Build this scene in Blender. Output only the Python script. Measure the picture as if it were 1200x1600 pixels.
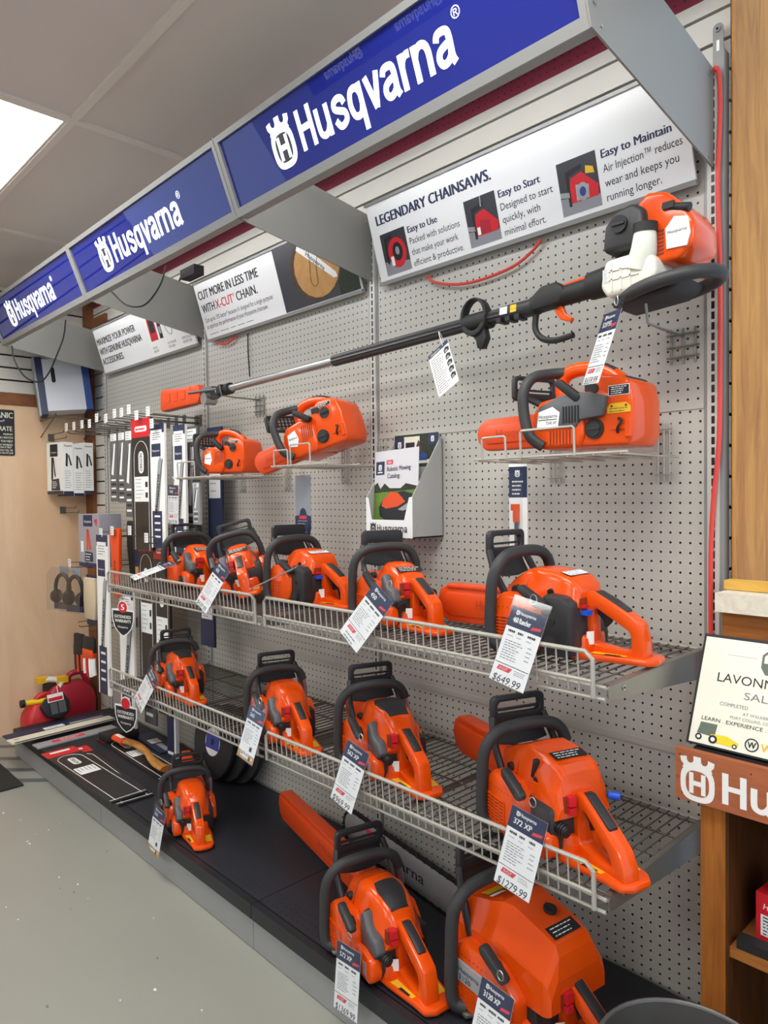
import bpy, bmesh, math, random
from mathutils import Vector as V, Matrix

I = 0.0254                      # the scene is laid out in inches, built in metres
R = math.radians
for o in list(bpy.data.objects):
    bpy.data.objects.remove(o)
SC = bpy.context.scene
COL = SC.collection
random.seed(7)

# ---------------------------------------------------------------- camera
cam = bpy.data.cameras.new('camera')
cam.sensor_fit = 'VERTICAL'
cam.sensor_height = 36.0
cam.sensor_width = 27.0
cam.lens = 1103.26 / 1600 * 36.0
cam.clip_start = 0.05
cam.clip_end = 60
camo = bpy.data.objects.new('camera', cam)
COL.objects.link(camo)
yaw, pit, rol = 0.80791, -0.0220, 0.0110
_r = V((math.cos(yaw), math.sin(yaw), 0))
_f = V((-math.sin(yaw), math.cos(yaw), 0))
_u = V((0, 0, 1))
fw = _f * math.cos(pit) + _u * math.sin(pit)
up = -_f * math.sin(pit) + _u * math.cos(pit)
ri = _r * math.cos(rol) - up * math.sin(rol)
ui = _r * math.sin(rol) + up * math.cos(rol)
M = Matrix((ri, ui, -fw)).transposed().to_4x4()
M.translation = V((28.60, -70.39, 56.97)) * I
camo.matrix_world = M
SC.camera = camo

# ---------------------------------------------------------------- light and exposure
SC.view_settings.view_transform = 'Standard'
SC.view_settings.look = 'None'
SC.view_settings.gamma = 1.0
SC.view_settings.use_curve_mapping = False
SC.view_settings.exposure = 0.6
w = bpy.data.worlds.new('daylight')
SC.world = w
w.use_nodes = True
w.node_tree.nodes['Background'].inputs[0].default_value = (0.72, 0.86, 1.0, 1)
w.node_tree.nodes['Background'].inputs[1].default_value = 0.85
PANEL_STRENGTH = 10.0
TUBE_STRENGTH = 26.0
SIGN_STRENGTH = 0.12


# ---------------------------------------------------------------- materials
def lin(h):
    h = h.lstrip('#')
    out = []
    for i in (0, 2, 4):
        c = int(h[i:i + 2], 16) / 255
        out.append(c / 12.92 if c <= 0.04045 else ((c + 0.055) / 1.055) ** 2.4)
    return out + [1.0]


MATS = {}


def mat(name, col, rough=0.5, metal=0.0, spec=0.5, emit=0.0, vary=0.0, scale=40.0, bump=0.0, coat=0.0, alpha=1.0):
    m = bpy.data.materials.new(name)
    m.use_nodes = True
    n = m.node_tree.nodes
    l = m.node_tree.links
    b = n['Principled BSDF']
    c = lin(col) if isinstance(col, str) else list(col)
    b.inputs['Base Color'].default_value = c
    b.inputs['Roughness'].default_value = rough
    b.inputs['Metallic'].default_value = metal
    b.inputs['Specular IOR Level'].default_value = spec
    b.inputs['Coat Weight'].default_value = coat
    b.inputs['Alpha'].default_value = alpha
    if emit:
        b.inputs['Emission Color'].default_value = c
        b.inputs['Emission Strength'].default_value = emit
    if vary or bump:
        tc = n.new('ShaderNodeTexCoord')
        nz = n.new('ShaderNodeTexNoise')
        nz.inputs['Scale'].default_value = scale
        nz.inputs['Detail'].default_value = 4
        l.new(tc.outputs['Object'], nz.inputs['Vector'])
        if vary:
            mx = n.new('ShaderNodeMixRGB')
            mx.inputs[1].default_value = [x * (1 - vary) for x in c[:3]] + [1]
            mx.inputs[2].default_value = [min(1, x * (1 + vary)) for x in c[:3]] + [1]
            l.new(nz.outputs['Fac'], mx.inputs[0])
            l.new(mx.outputs[0], b.inputs['Base Color'])
        if bump:
            bp = n.new('ShaderNodeBump')
            bp.inputs['Strength'].default_value = bump
            bp.inputs['Distance'].default_value = 0.002
            l.new(nz.outputs['Fac'], bp.inputs['Height'])
            l.new(bp.outputs[0], b.inputs['Normal'])
    MATS[name] = m
    return m


def pattern_math(n, l, op, a, b=None):
    k = n.new('ShaderNodeMath')
    k.operation = op
    for i, v in enumerate((a, b)):
        if v is None:
            continue
        if isinstance(v, (int, float)):
            k.inputs[i].default_value = v
        else:
            l.new(v, k.inputs[i])
    return k.outputs[0]


def dotted(name, col, hole, px, pz, r, rough=0.5, axes='XZ', rect=None, offs=(0.5, 0.5), vary=0.03):
    """a painted sheet punched with a regular grid of holes (pitch px, pz and radius r in inches)"""
    m = mat(name, col, rough, vary=0)
    n = m.node_tree.nodes
    l = m.node_tree.links
    b = n['Principled BSDF']
    tc = n.new('ShaderNodeTexCoord')
    sp = n.new('ShaderNodeSeparateXYZ')
    l.new(tc.outputs['Object'], sp.inputs[0])
    P = lambda op, a, bb=None: pattern_math(n, l, op, a, bb)
    uv = []
    for ax, p, of in zip(axes, (px, pz), offs):
        q = P('DIVIDE', sp.outputs['XYZ'.index(ax)], p * I)
        q = P('ADD', q, of)
        q = P('FRACT', q)
        q = P('SUBTRACT', q, 0.5)
        uv.append(P('MULTIPLY', q, p))
    if rect:
        a = P('LESS_THAN', P('ABSOLUTE', uv[0]), rect[0])
        c = P('LESS_THAN', P('ABSOLUTE', uv[1]), rect[1])
        mask = P('MULTIPLY', a, c)
    else:
        d = P('SQRT', P('ADD', P('MULTIPLY', uv[0], uv[0]), P('MULTIPLY', uv[1], uv[1])))
        mask = P('LESS_THAN', d, r)
    nz = n.new('ShaderNodeTexNoise')
    nz.inputs['Scale'].default_value = 9
    l.new(tc.outputs['Object'], nz.inputs['Vector'])
    c = lin(col)
    mv = n.new('ShaderNodeMixRGB')
    mv.inputs[1].default_value = [x * (1 - vary) for x in c[:3]] + [1]
    mv.inputs[2].default_value = [min(1, x * (1 + vary)) for x in c[:3]] + [1]
    l.new(nz.outputs['Fac'], mv.inputs[0])
    mx = n.new('ShaderNodeMixRGB')
    l.new(mask, mx.inputs[0])
    l.new(mv.outputs[0], mx.inputs[1])
    mx.inputs[2].default_value = lin(hole)
    l.new(mx.outputs[0], b.inputs['Base Color'])
    return m


def wood(name, c1, c2, sx, sy, sz, rough=0.5, knots=0.0):
    m = mat(name, c1, rough, spec=0.25)
    n = m.node_tree.nodes
    l = m.node_tree.links
    b = n['Principled BSDF']
    tc = n.new('ShaderNodeTexCoord')
    mp = n.new('ShaderNodeMapping')
    mp.inputs['Scale'].default_value = (sx, sy, sz)
    l.new(tc.outputs['Object'], mp.inputs[0])
    nz = n.new('ShaderNodeTexNoise')
    nz.inputs['Scale'].default_value = 1.0
    nz.inputs['Detail'].default_value = 6
    nz.inputs['Roughness'].default_value = 0.62
    nz.inputs['Distortion'].default_value = 0.9
    l.new(mp.outputs[0], nz.inputs['Vector'])
    cr = n.new('ShaderNodeValToRGB')
    cr.color_ramp.elements[0].position = 0.32
    cr.color_ramp.elements[0].color = lin(c2)
    cr.color_ramp.elements[1].position = 0.66
    cr.color_ramp.elements[1].color = lin(c1)
    l.new(nz.outputs['Fac'], cr.inputs[0])
    out = cr.outputs[0]
    if knots:
        vo = n.new('ShaderNodeTexVoronoi')
        vo.inputs['Scale'].default_value = knots
        mp2 = n.new('ShaderNodeMapping')
        mp2.inputs['Scale'].default_value = (1.0, 1.0, 0.42)
        l.new(tc.outputs['Object'], mp2.inputs[0])
        l.new(mp2.outputs[0], vo.inputs['Vector'])
        r2 = n.new('ShaderNodeValToRGB')
        r2.color_ramp.elements[0].position = 0.03
        r2.color_ramp.elements[0].color = (0.28, 0.22, 0.18, 1)
        r2.color_ramp.elements[1].position = 0.13
        r2.color_ramp.elements[1].color = (1, 1, 1, 1)
        l.new(vo.outputs['Distance'], r2.inputs[0])
        mm = n.new('ShaderNodeMixRGB')
        mm.blend_type = 'MULTIPLY'
        mm.inputs[0].default_value = 1
        l.new(out, mm.inputs[1])
        l.new(r2.outputs[0], mm.inputs[2])
        out = mm.outputs[0]
    l.new(out, b.inputs['Base Color'])
    return m


mat('orange', (0.78, 0.078, 0.003, 1), 0.2, spec=0.4, coat=0.15, vary=0.04, scale=18)
mat('orange_dull', (0.70, 0.064, 0.006, 1), 0.42, vary=0.05, scale=25)
mat('carton_white', '#c9cbd4', 0.5)
mat('disc_black', '#222326', 0.65, vary=0.2, scale=120)
mat('label_blue', '#2f3f9a', 0.5)
mat('cert_cream', '#e9e6d6', 0.5)
mat('badge_green', '#5f6b5f', 0.6)
mat('orange_lettering', '#b33c12', 0.5)
mat('box_grey', '#a9a9a6', 0.5)
mat('sky_print', '#cfccd2', 0.5)
mat('orange_dark', '#8a2f0c', 0.6)
mat('black', '#1c1c1e', 0.6)
mat('rubber', '#303032', 0.55, vary=0.08, scale=90, bump=0.1)
mat('dark', '#2a2a2d', 0.45, vary=0.06, scale=50)
mat('grey', '#55565a', 0.42, vary=0.05, scale=40)
mat('light_grey', '#9a9ca0', 0.4)
mat('silver', '#b9b9bb', 0.3, metal=0.9)
mat('steel', '#8d8a84', 0.38, metal=0.75, vary=0.06, scale=30)
mat('wire', '#b4b0a8', 0.42, metal=0.35)
mat('dark_wire', '#6d6a66', 0.4, metal=0.6)
mat('galvanised', '#7f7d7b', 0.42, metal=0.8, vary=0.18, scale=16)
mat('white', '#eeeeec', 0.5)
mat('paper', '#e9e9ea', 0.55)
mat('cream', '#ded9c8', 0.5)
mat('navy', '#1f2b4d', 0.45)
mat('royal', '#1f3f86', 0.45)
mat('ink', '#1b1c22', 0.6)
mat('ink_grey', '#7d7f86', 0.6)
mat('red', '#cc1f2a', 0.4)
mat('tag_red', '#d8384a', 0.5)
mat('can_red', '#c01f27', 0.45, vary=0.06, scale=12)
mat('can_red_deep', '#a81a30', 0.45, vary=0.06, scale=12)
mat('yellow', '#e6b41c', 0.5)
mat('spout_yellow', '#f0cc1e', 0.45)
mat('blue_knob', '#1f57d8', 0.4)
mat('tank_white', '#d9d8cc', 0.4, vary=0.05)
mat('green', '#5f7d2a', 0.7, vary=0.4, scale=60)
mat('leafy', '#2c3326', 0.8, vary=0.7, scale=120)
mat('cord_red', '#d8453c', 0.45)
mat('cable', '#161616', 0.5)
mat('log', '#b98a52', 0.7, vary=0.25, scale=30)
mat('bark', '#4b3c30', 0.8, vary=0.3, scale=60)
mat('photo_dark', '#34343c', 0.5)
mat('photo_grey', '#8a8a92', 0.5)
mat('chalk', '#22252a', 0.7, vary=0.15)
mat('frame_grey', '#8f8f8e', 0.4, metal=0.2, vary=0.03, scale=8)
mat('plate_grey', '#85837f', 0.45, vary=0.04, scale=6)
mat('gondola', '#b7b5ae', 0.45, vary=0.03, scale=6)
mat('gondola_shadow', '#8c8b88', 0.45)
mat('slot_black', '#0b0b0c', 0.7)
mat('deck_black', '#1f2129', 0.55, vary=0.12, scale=14, bump=0.05)
mat('deck_lip', '#1d1e24', 0.45, vary=0.1, scale=14)
mat('kick', '#8e8f8e', 0.5, vary=0.05, scale=5)
mat('slat', '#cfcbc3', 0.55, vary=0.03, scale=4)
mat('maroon', '#7d1f34', 0.6)
mat('ceiling', '#d8cec9', 0.85, vary=0.04, scale=3)
mat('grid_bar', '#e2d8ce', 0.6)
mat('floor_paint', '#94948b', 0.38, vary=0.07, scale=2.2)
mat('floor_stripe', '#5b6064', 0.45, vary=0.1, scale=9)
mat('mat_black', '#232323', 0.85, vary=0.2, scale=60, bump=0.3)
mat('leather', '#c9b79a', 0.7)
mat('blade_grey', '#a9aaae', 0.35, metal=0.4)
wood('plywood', '#e0c0a0', '#c9a280', 2.6, 2.6, 0.55, 0.6, knots=2.3)
wood('brown_trim', '#8a5a3a', '#6b4128', 3, 3, 9, 0.6)
wood('pine', '#cd8f42', '#a56828', 26, 26, 3.2, 0.45, knots=4.2)
wood('oak', '#a8682c', '#8a4f1f', 60, 60, 4.0, 0.4)
wood('oak_across', '#a96c38', '#8d5226', 4.5, 60, 60, 0.4)
wood('oak_dark', '#5c3416', '#3f2410', 40, 40, 5.0, 0.5)
wood('cedar', '#b26a48', '#9a5638', 3.5, 30, 30, 0.55)
wood('handle_wood', '#c78f4c', '#a96f32', 6, 60, 60, 0.5)
wood('board_yellow', '#dfb45a', '#cf9e44', 5, 40, 40, 0.5)
wood('laminate', '#e2dccd', '#cfc8b7', 40, 40, 40, 0.45)
dotted('pegboard', '#b9b7b0', '#101010', 1, 1, 0.125, 0.42)
dotted('deck_holes', '#1f2129', '#08080a', 1, 1, 0.13, 0.5, axes='XY')
dotted('maroon_holes', '#7d1f34', '#3a0d18', 1, 1, 0.12, 0.6)
dotted('guard_mesh', '#26262a', '#9a9a96', 0.62, 0.5, 0.19, 0.5, axes='YZ')
for nm, c, e in (('sign_blue', '#1d2578', SIGN_STRENGTH), ('sign_white', '#f4f7fb', 0.6)):
    mat(nm, c, 0.012 if nm == 'sign_blue' else 0.3, spec=0.6, emit=e)
mat('sign_dark', '#30343f', 0.3)
mat('light_panel', '#fbfaf6', 0.5, emit=PANEL_STRENGTH)
mat('tube_light', '#f4f6ee', 0.5, emit=TUBE_STRENGTH)


def clear(name, tint, mixf=0.86):
    m = bpy.data.materials.new(name)
    m.use_nodes = True
    n = m.node_tree.nodes
    l = m.node_tree.links
    n.clear()
    o = n.new('ShaderNodeOutputMaterial')
    t = n.new('ShaderNodeBsdfTransparent')
    t.inputs[0].default_value = tint
    g = n.new('ShaderNodeBsdfGlossy')
    g.inputs['Roughness'].default_value = 0.08
    g.inputs[0].default_value = (0.9, 0.9, 0.9, 1)
    mx = n.new('ShaderNodeMixShader')
    mx.inputs[0].default_value = 1 - mixf
    l.new(t.outputs[0], mx.inputs[1])
    l.new(g.outputs[0], mx.inputs[2])
    l.new(mx.outputs[0], o.inputs[0])
    MATS[name] = m


clear('clear_plastic', (0.96, 0.965, 0.97, 1), 0.965)
clear('blister', (0.9, 0.92, 0.94, 1), 0.93)


# ---------------------------------------------------------------- mesh building
_GLYPH = {}


def glyph(s, bold):
    k = (s, bold)
    if k not in _GLYPH:
        c = bpy.data.curves.new('t', 'FONT')
        c.body = s
        c.offset = bold
        c.resolution_u = 3
        c.fill_mode = 'FRONT' if hasattr(c, 'fill_mode') else c.fill_mode
        o = bpy.data.objects.new('t', c)
        me = o.to_mesh()
        vs = [(v.co.x / 0.69, v.co.y / 0.69) for v in me.vertices]
        fs = [tuple(p.vertices) for p in me.polygons]
        o.to_mesh_clear()
        bpy.data.objects.remove(o)
        bpy.data.curves.remove(c)
        x0 = min(v[0] for v in vs) if vs else 0
        vs = [(a - x0, b) for a, b in vs]
        _GLYPH[k] = (vs, fs, max(v[0] for v in vs) if vs else 1)
    return _GLYPH[k]


def spline(pts, n=6, closed=False):
    P = [V(p) for p in pts]
    out = []
    k = len(P)
    rng = k if closed else k - 1
    for i in range(rng):
        p1, p2 = P[i], P[(i + 1) % k]
        p0 = P[i - 1] if (i > 0 or closed) else p1
        p3 = P[(i + 2) % k] if (i + 2 < k or closed) else p2
        for j in range(n):
            t = j / n
            out.append(0.5 * ((2 * p1) + (p2 - p0) * t + (2 * p0 - 5 * p1 + 4 * p2 - p3) * t * t + (3 * p1 - p0 - 3 * p2 + p3) * t ** 3))
    if not closed:
        out.append(P[-1])
    return out


def rrect(cx, cy, w, h, r, n=4):
    """rounded rectangle loop"""
    out = []
    for sx, sy, a in ((1, 1, 0), (-1, 1, 90), (-1, -1, 180), (1, -1, 270)):
        for j in range(n + 1):
            t = R(a + 90 * j / n)
            out.append((cx + sx * (w / 2 - r) + r * math.cos(t), cy + sy * (h / 2 - r) + r * math.sin(t)))
    return out


BRAND = {
    'H': (0.74, [([(0.1, 0), (0.1, 1)], 0), ([(0.57, 0), (0.57, 1)], 0), ([(0.1, 0.53), (0.57, 0.53)], 0)]),
    'u': (0.68, [([(0.1, 0.76), (0.1, 0.3), (0.14, 0.14), (0.27, 0.08), (0.4, 0.14), (0.5, 0.3)], 1), ([(0.5, 0.76), (0.5, 0)], 0)]),
    's': (0.6, [([(0.49, 0.52), (0.43, 0.65), (0.28, 0.69), (0.13, 0.63), (0.12, 0.5), (0.28, 0.41), (0.45, 0.33), (0.48, 0.18), (0.35, 0.08), (0.2, 0.08), (0.08, 0.24)], 1)]),
    'q': (0.68, [([(0.5, 0.5), (0.42, 0.65), (0.29, 0.69), (0.16, 0.62), (0.1, 0.38), (0.16, 0.14), (0.29, 0.07), (0.42, 0.12), (0.5, 0.28)], 1), ([(0.5, 0.76), (0.5, -0.3)], 0)]),
    'v': (0.56, [([(0.07, 0.76), (0.27, 0.02)], 0), ([(0.47, 0.76), (0.27, 0.02)], 0)]),
    'a': (0.62, [([(0.08, 0.54), (0.14, 0.66), (0.28, 0.69), (0.41, 0.65), (0.45, 0.5), (0.45, 0.15), (0.51, 0.0)], 1), ([(0.45, 0.42), (0.3, 0.4), (0.14, 0.33), (0.09, 0.2), (0.16, 0.08), (0.29, 0.08), (0.41, 0.17), (0.45, 0.3)], 1)]),
    'r': (0.42, [([(0.1, 0), (0.1, 0.76)], 0), ([(0.1, 0.45), (0.16, 0.6), (0.26, 0.68), (0.39, 0.68)], 1)]),
    'n': (0.67, [([(0.1, 0), (0.1, 0.76)], 0), ([(0.1, 0.48), (0.18, 0.63), (0.31, 0.69), (0.44, 0.64), (0.5, 0.48), (0.5, 0.2), (0.5, 0)], 1)]),
}


class B:
    """collects shapes (in inches) into ONE mesh"""

    def __init__(s):
        s.v, s.f, s.m, s.names = [], [], [], []
        s.M = Matrix.Identity(4)

    def mi(s, m):
        if m not in s.names:
            s.names.append(m)
        return s.names.index(m)

    def add(s, vs, fs, m):
        k = len(s.v)
        s.v += [s.M @ V(p) for p in vs]
        i = s.mi(m)
        for f in fs:
            s.f.append([k + j for j in f])
            s.m.append(i)
        return s

    def addbm(s, bm, m):
        bm.verts.index_update()
        s.add([v.co.copy() for v in bm.verts], [[v.index for v in f.verts] for f in bm.faces], m)
        bm.free()
        return s

    def _bev(s, bm, bev, seg=2):
        if bev:
            es = [e for e in bm.edges if len(e.link_faces) == 2 and e.calc_face_angle(0) > 0.5]
            bmesh.ops.bevel(bm, geom=es, offset=bev, segments=seg, affect='EDGES', profile=0.5, clamp_overlap=True)

    def box(s, x0, x1, y0, y1, z0, z1, m, bev=0):
        bm = bmesh.new()
        vs = [bm.verts.new((x, y, z)) for x in (x0, x1) for y in (y0, y1) for z in (z0, z1)]
        for f in ((0, 1, 3, 2), (4, 6, 7, 5), (0, 4, 5, 1), (2, 3, 7, 6), (0, 2, 6, 4), (1, 5, 7, 3)):
            bm.faces.new([vs[i] for i in f])
        s._bev(bm, bev)
        return s.addbm(bm, m)

    @staticmethod
    def p3(ax, u, v, a):
        return {'x': (a, u, v), 'y': (u, a, v), 'z': (u, v, a)}[ax]

    def prism(s, pts, ax, a0, a1, m, bev=0, seg=2, shrink1=0.0):
        bm = bmesh.new()
        cx = sum(p[0] for p in pts) / len(pts)
        cy = sum(p[1] for p in pts) / len(pts)
        lo = [bm.verts.new(s.p3(ax, p[0], p[1], a0)) for p in pts]
        k = 1 - shrink1
        hi = [bm.verts.new(s.p3(ax, cx + (p[0] - cx) * k, cy + (p[1] - cy) * k, a1)) for p in pts]
        bm.faces.new(lo)
        bm.faces.new(hi[::-1])
        n = len(pts)
        for i in range(n):
            bm.faces.new((lo[i], hi[i], hi[(i + 1) % n], lo[(i + 1) % n]))
        bmesh.ops.recalc_face_normals(bm, faces=bm.faces[:])
        s._bev(bm, bev, seg)
        return s.addbm(bm, m)

    def ring(s, outer, inner, ax, a0, a1, m, bev=0):
        bm = bmesh.new()
        L = [[bm.verts.new(s.p3(ax, p[0], p[1], a)) for p in lp] for a in (a0, a1) for lp in (outer, inner)]
        n = len(outer)
        for i in range(n):
            j = (i + 1) % n
            bm.faces.new((L[0][i], L[0][j], L[1][j], L[1][i]))
            bm.faces.new((L[2][i], L[3][i], L[3][j], L[2][j]))
            bm.faces.new((L[0][i], L[2][i], L[2][j], L[0][j]))
            bm.faces.new((L[1][i], L[1][j], L[3][j], L[3][i]))
        bmesh.ops.recalc_face_normals(bm, faces=bm.faces[:])
        s._bev(bm, bev)
        return s.addbm(bm, m)

    def loft(s, rings, m, cap=True):
        n = len(rings[0])
        vs = [p for r in rings for p in r]
        fs = []
        for k in range(len(rings) - 1):
            for i in range(n):
                j = (i + 1) % n
                fs.append((k * n + i, k * n + j, (k + 1) * n + j, (k + 1) * n + i))
        if cap:
            fs.append(tuple(range(n))[::-1])
            fs.append(tuple(range((len(rings) - 1) * n, len(rings) * n)))
        return s.add(vs, fs, m)

    def cyl(s, p0, p1, r0, m, r1=None, n=16, cap=True):
        r1 = r0 if r1 is None else r1
        p0, p1 = V(p0), V(p1)
        d = (p1 - p0).normalized()
        a = d.orthogonal().normalized()
        b = d.cross(a)
        rg = [[p + (a * math.cos(2 * math.pi * i / n) + b * math.sin(2 * math.pi * i / n)) * r for i in range(n)] for p, r in ((p0, r0), (p1, r1))]
        return s.loft(rg, m, cap)

    def lathe(s, prof, c, m, ax='z', n=20, sy=1.0):
        """prof: (radius, height) rows turned about an axis through c"""
        rg = []
        for r, h in prof:
            rg.append([V(c) + V(s.p3(ax, r * math.cos(2 * math.pi * i / n), r * sy * math.sin(2 * math.pi * i / n), h)) for i in range(n)])
        return s.loft(rg, m)

    def tube(s, pts, r, m, n=8, sm=0, closed=False):
        P = spline(pts, sm, closed) if sm else [V(p) for p in pts]
        rad = r if isinstance(r, (list, tuple)) else None
        k = len(P)
        tang = []
        for i in range(k):
            a = P[i - 1] if (i > 0 or closed) else P[i]
            b = P[(i + 1) % k] if (i < k - 1 or closed) else P[i]
            t = (b - a)
            tang.append(t.normalized() if t.length > 1e-9 else V((1, 0, 0)))
        nrm = tang[0].orthogonal().normalized()
        rg = []
        for i in range(k):
            nrm = (nrm - tang[i] * nrm.dot(tang[i]))
            nrm = nrm.normalized() if nrm.length > 1e-6 else tang[i].orthogonal().normalized()
            b = tang[i].cross(nrm)
            rr = r if rad is None else rad[0] + (rad[1] - rad[0]) * i / (k - 1)
            rg.append([P[i] + (nrm * math.cos(2 * math.pi * j / n) + b * math.sin(2 * math.pi * j / n)) * rr for j in range(n)])
        if closed:
            rg.append(rg[0])
        return s.loft(rg, m, not closed)

    def quad(s, a, b, c, d, m):
        return s.add([a, b, c, d], [(0, 1, 2, 3)], m)

    def poly(s, pts, o, U, W, m, lift=0.0):
        """flat polygon given in the 2-D frame (o; U, W)"""
        o, U, W = V(o), V(U).normalized(), V(W).normalized()
        N = U.cross(W)
        return s.add([o + U * p[0] + W * p[1] + N * lift for p in pts], [tuple(range(len(pts)))], m)

    def rect(s, x0, y0, x1, y1, o, U, W, m, lift=0.0):
        return s.poly([(x0, y0), (x1, y0), (x1, y1), (x0, y1)], o, U, W, m, lift)

    def text(s, t, x, y, h, o, U, W, m, w=None, bold=0.0, lift=0.02, sx=1.0, mid=False, slant=0.0):
        o, U, W = V(o), V(U).normalized(), V(W).normalized()
        N = U.cross(W)
        vs, fs, tw = glyph(t, 0.0)
        k = (w / tw) if w else h * sx
        if mid:
            x = x - tw * k / 2
        for j, dx in enumerate((-0.9, 0.9, 0.0) if bold else (0.0,)):      # heavier type: the same letters set close side by side
            d = dx * bold * h * 1.6
            s.add([o + U * (x + a * k + b * h * slant + d) + W * (y + b * h) + N * (lift + 0.004 * j) for a, b in vs], fs, m)
        return s

    def logo(s, x, y, w, h, o, U, W, m, fill=None, lift=0.02):
        """crowned round emblem with an H in its middle: lower left corner x, y; size w by h"""
        o, U, W = V(o), V(U).normalized(), V(W).normalized()
        N = U.cross(W)
        T = lambda a, b, l=lift: o + U * (x + a * w) + W * (y + b * h) + N * l
        n = 32
        oo, ii, e = [], [], 0.7
        for i in range(n):
            t = 2 * math.pi * i / n
            c, d = math.cos(t), math.sin(t)
            ex, ey = math.copysign(abs(c) ** e, c), math.copysign(abs(d) ** e, d)
            oo.append(T(0.5 + 0.5 * ex, 0.4 + 0.4 * ey))
            ii.append(T(0.5 + 0.34 * ex, 0.4 + 0.28 * ey))
        s.add(oo + ii, [(i, (i + 1) % n, n + (i + 1) % n, n + i) for i in range(n)], m)
        if fill:
            s.add([p + N * -0.01 for p in ii], [tuple(range(n))], fill)
        L = [(0.14, 0.68), (0.06, 0.71), (0.1, 0.77), (0.02, 0.84), (0.0, 0.94), (0.19, 0.97), (0.2, 0.89), (0.25, 0.84), (0.34, 0.84), (0.39, 0.89), (0.39, 1.0)]
        C_ = L + [(1 - a, b) for a, b in L[::-1]]
        s.add([T(a, b, lift + 0.008) for a, b in C_], [tuple(range(len(C_)))], m)
        for a0, a1, b0, b1 in ((0.26, 0.39, 0.17, 0.63), (0.61, 0.74, 0.17, 0.63), (0.39, 0.61, 0.35, 0.46)):
            s.add([T(a0, b0, lift + 0.004), T(a1, b0, lift + 0.004), T(a1, b1, lift + 0.004), T(a0, b1, lift + 0.004)], [(0, 1, 2, 3)], m)
        return s

    def brand(s, x, y, h, w, o, U, W, m, lift=0.02, st=0.165):
        """the maker's name in heavy plain letters built of even strokes"""
        o, U, W = V(o), V(U).normalized(), V(W).normalized()
        N = U.cross(W)
        g = st / 2
        k = w / 5.49
        c0 = 0
        for ch in 'Husqvarna':
            adv, strokes = BRAND[ch]
            for j, (pts, smooth) in enumerate(strokes):
                P = spline([(a, b, 0) for a, b in pts], 6) if smooth else [V((a, b, 0)) for a, b in pts]
                vs = []
                for i, p in enumerate(P):
                    t = (P[min(i + 1, len(P) - 1)] - P[max(i - 1, 0)]).normalized()
                    q = V((-t.y, t.x, 0)) * g
                    for r in (p + q, p - q):
                        vs.append(o + U * (x + (c0 + r.x) * k) + W * (y + r.y * h) + N * (lift + 0.006 * j))
                s.add(vs, [(2 * i, 2 * i + 1, 2 * i + 3, 2 * i + 2) for i in range(len(P) - 1)], m)
            c0 += adv
        return s

    def lines(s, x0, x1, y0, y1, n, o, U, W, m, t=0.05, lift=0.02, seed=1):
        """rows of small print, too small to read"""
        rnd = random.Random(seed)
        for i in range(n):
            y = y1 + (y0 - y1) * i / max(1, n - 1)
            x = x0
            end = x1 - (x1 - x0) * rnd.random() * 0.35
            while x < end:
                l = min((0.12 + 0.25 * rnd.random()) * (x1 - x0) * 0.6, end - x)
                s.rect(x, y - t / 2, x + l, y + t / 2, o, U, W, m, lift)
                x += l + 0.04 * (x1 - x0)
        return s

    def build(s, name, parent=None, sharp=38, normals=True):
        me = bpy.data.meshes.new(name)
        me.from_pydata([p * I for p in s.v], [], s.f)
        for nme in s.names:
            me.materials.append(MATS[nme])
        me.polygons.foreach_set('material_index', s.m)
        if normals:
            bm = bmesh.new()
            bm.from_mesh(me)
            bmesh.ops.recalc_face_normals(bm, faces=bm.faces[:])
            bm.to_mesh(me)
            bm.free()
        me.polygons.foreach_set('use_smooth', [True] * len(me.polygons))
        me.set_sharp_from_angle(angle=R(sharp))
        me.update()
        o = bpy.data.objects.new(name, me)
        COL.objects.link(o)
        if parent:
            o.parent = parent
        return o


def tag(o, label, cat, group=None):
    o['label'] = label
    o['category'] = cat
    if group:
        o['group'] = group
    return o


def thing(name, label, cat, loc=(0, 0, 0), rz=0.0, group=None, rot=None):
    o = bpy.data.objects.new(name, None)
    o.empty_display_size = 0.05
    COL.objects.link(o)
    o.location = V(loc) * I
    o.rotation_euler = rot if rot else (0, 0, R(rz))
    return tag(o, label, cat, group)


def struct(o):
    o['kind'] = 'structure'
    return o


def dup(root, loc, rz=None, label=None, group=None, rot=None):
    r = root.copy()
    COL.objects.link(r)
    r.location = V(loc) * I
    if rz is not None:
        r.rotation_euler = (0, 0, R(rz))
    if rot:
        r.rotation_euler = rot
    if label:
        r['label'] = label
    if group:
        r['group'] = group
    for ch in list(root.children):
        c = ch.copy()
        COL.objects.link(c)
        c.parent = r
        for g in ch.children:
            d = g.copy()
            COL.objects.link(d)
            d.parent = c
    return r


X_, Y_, Z_ = V((1, 0, 0)), V((0, 1, 0)), V((0, 0, 1))

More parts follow.
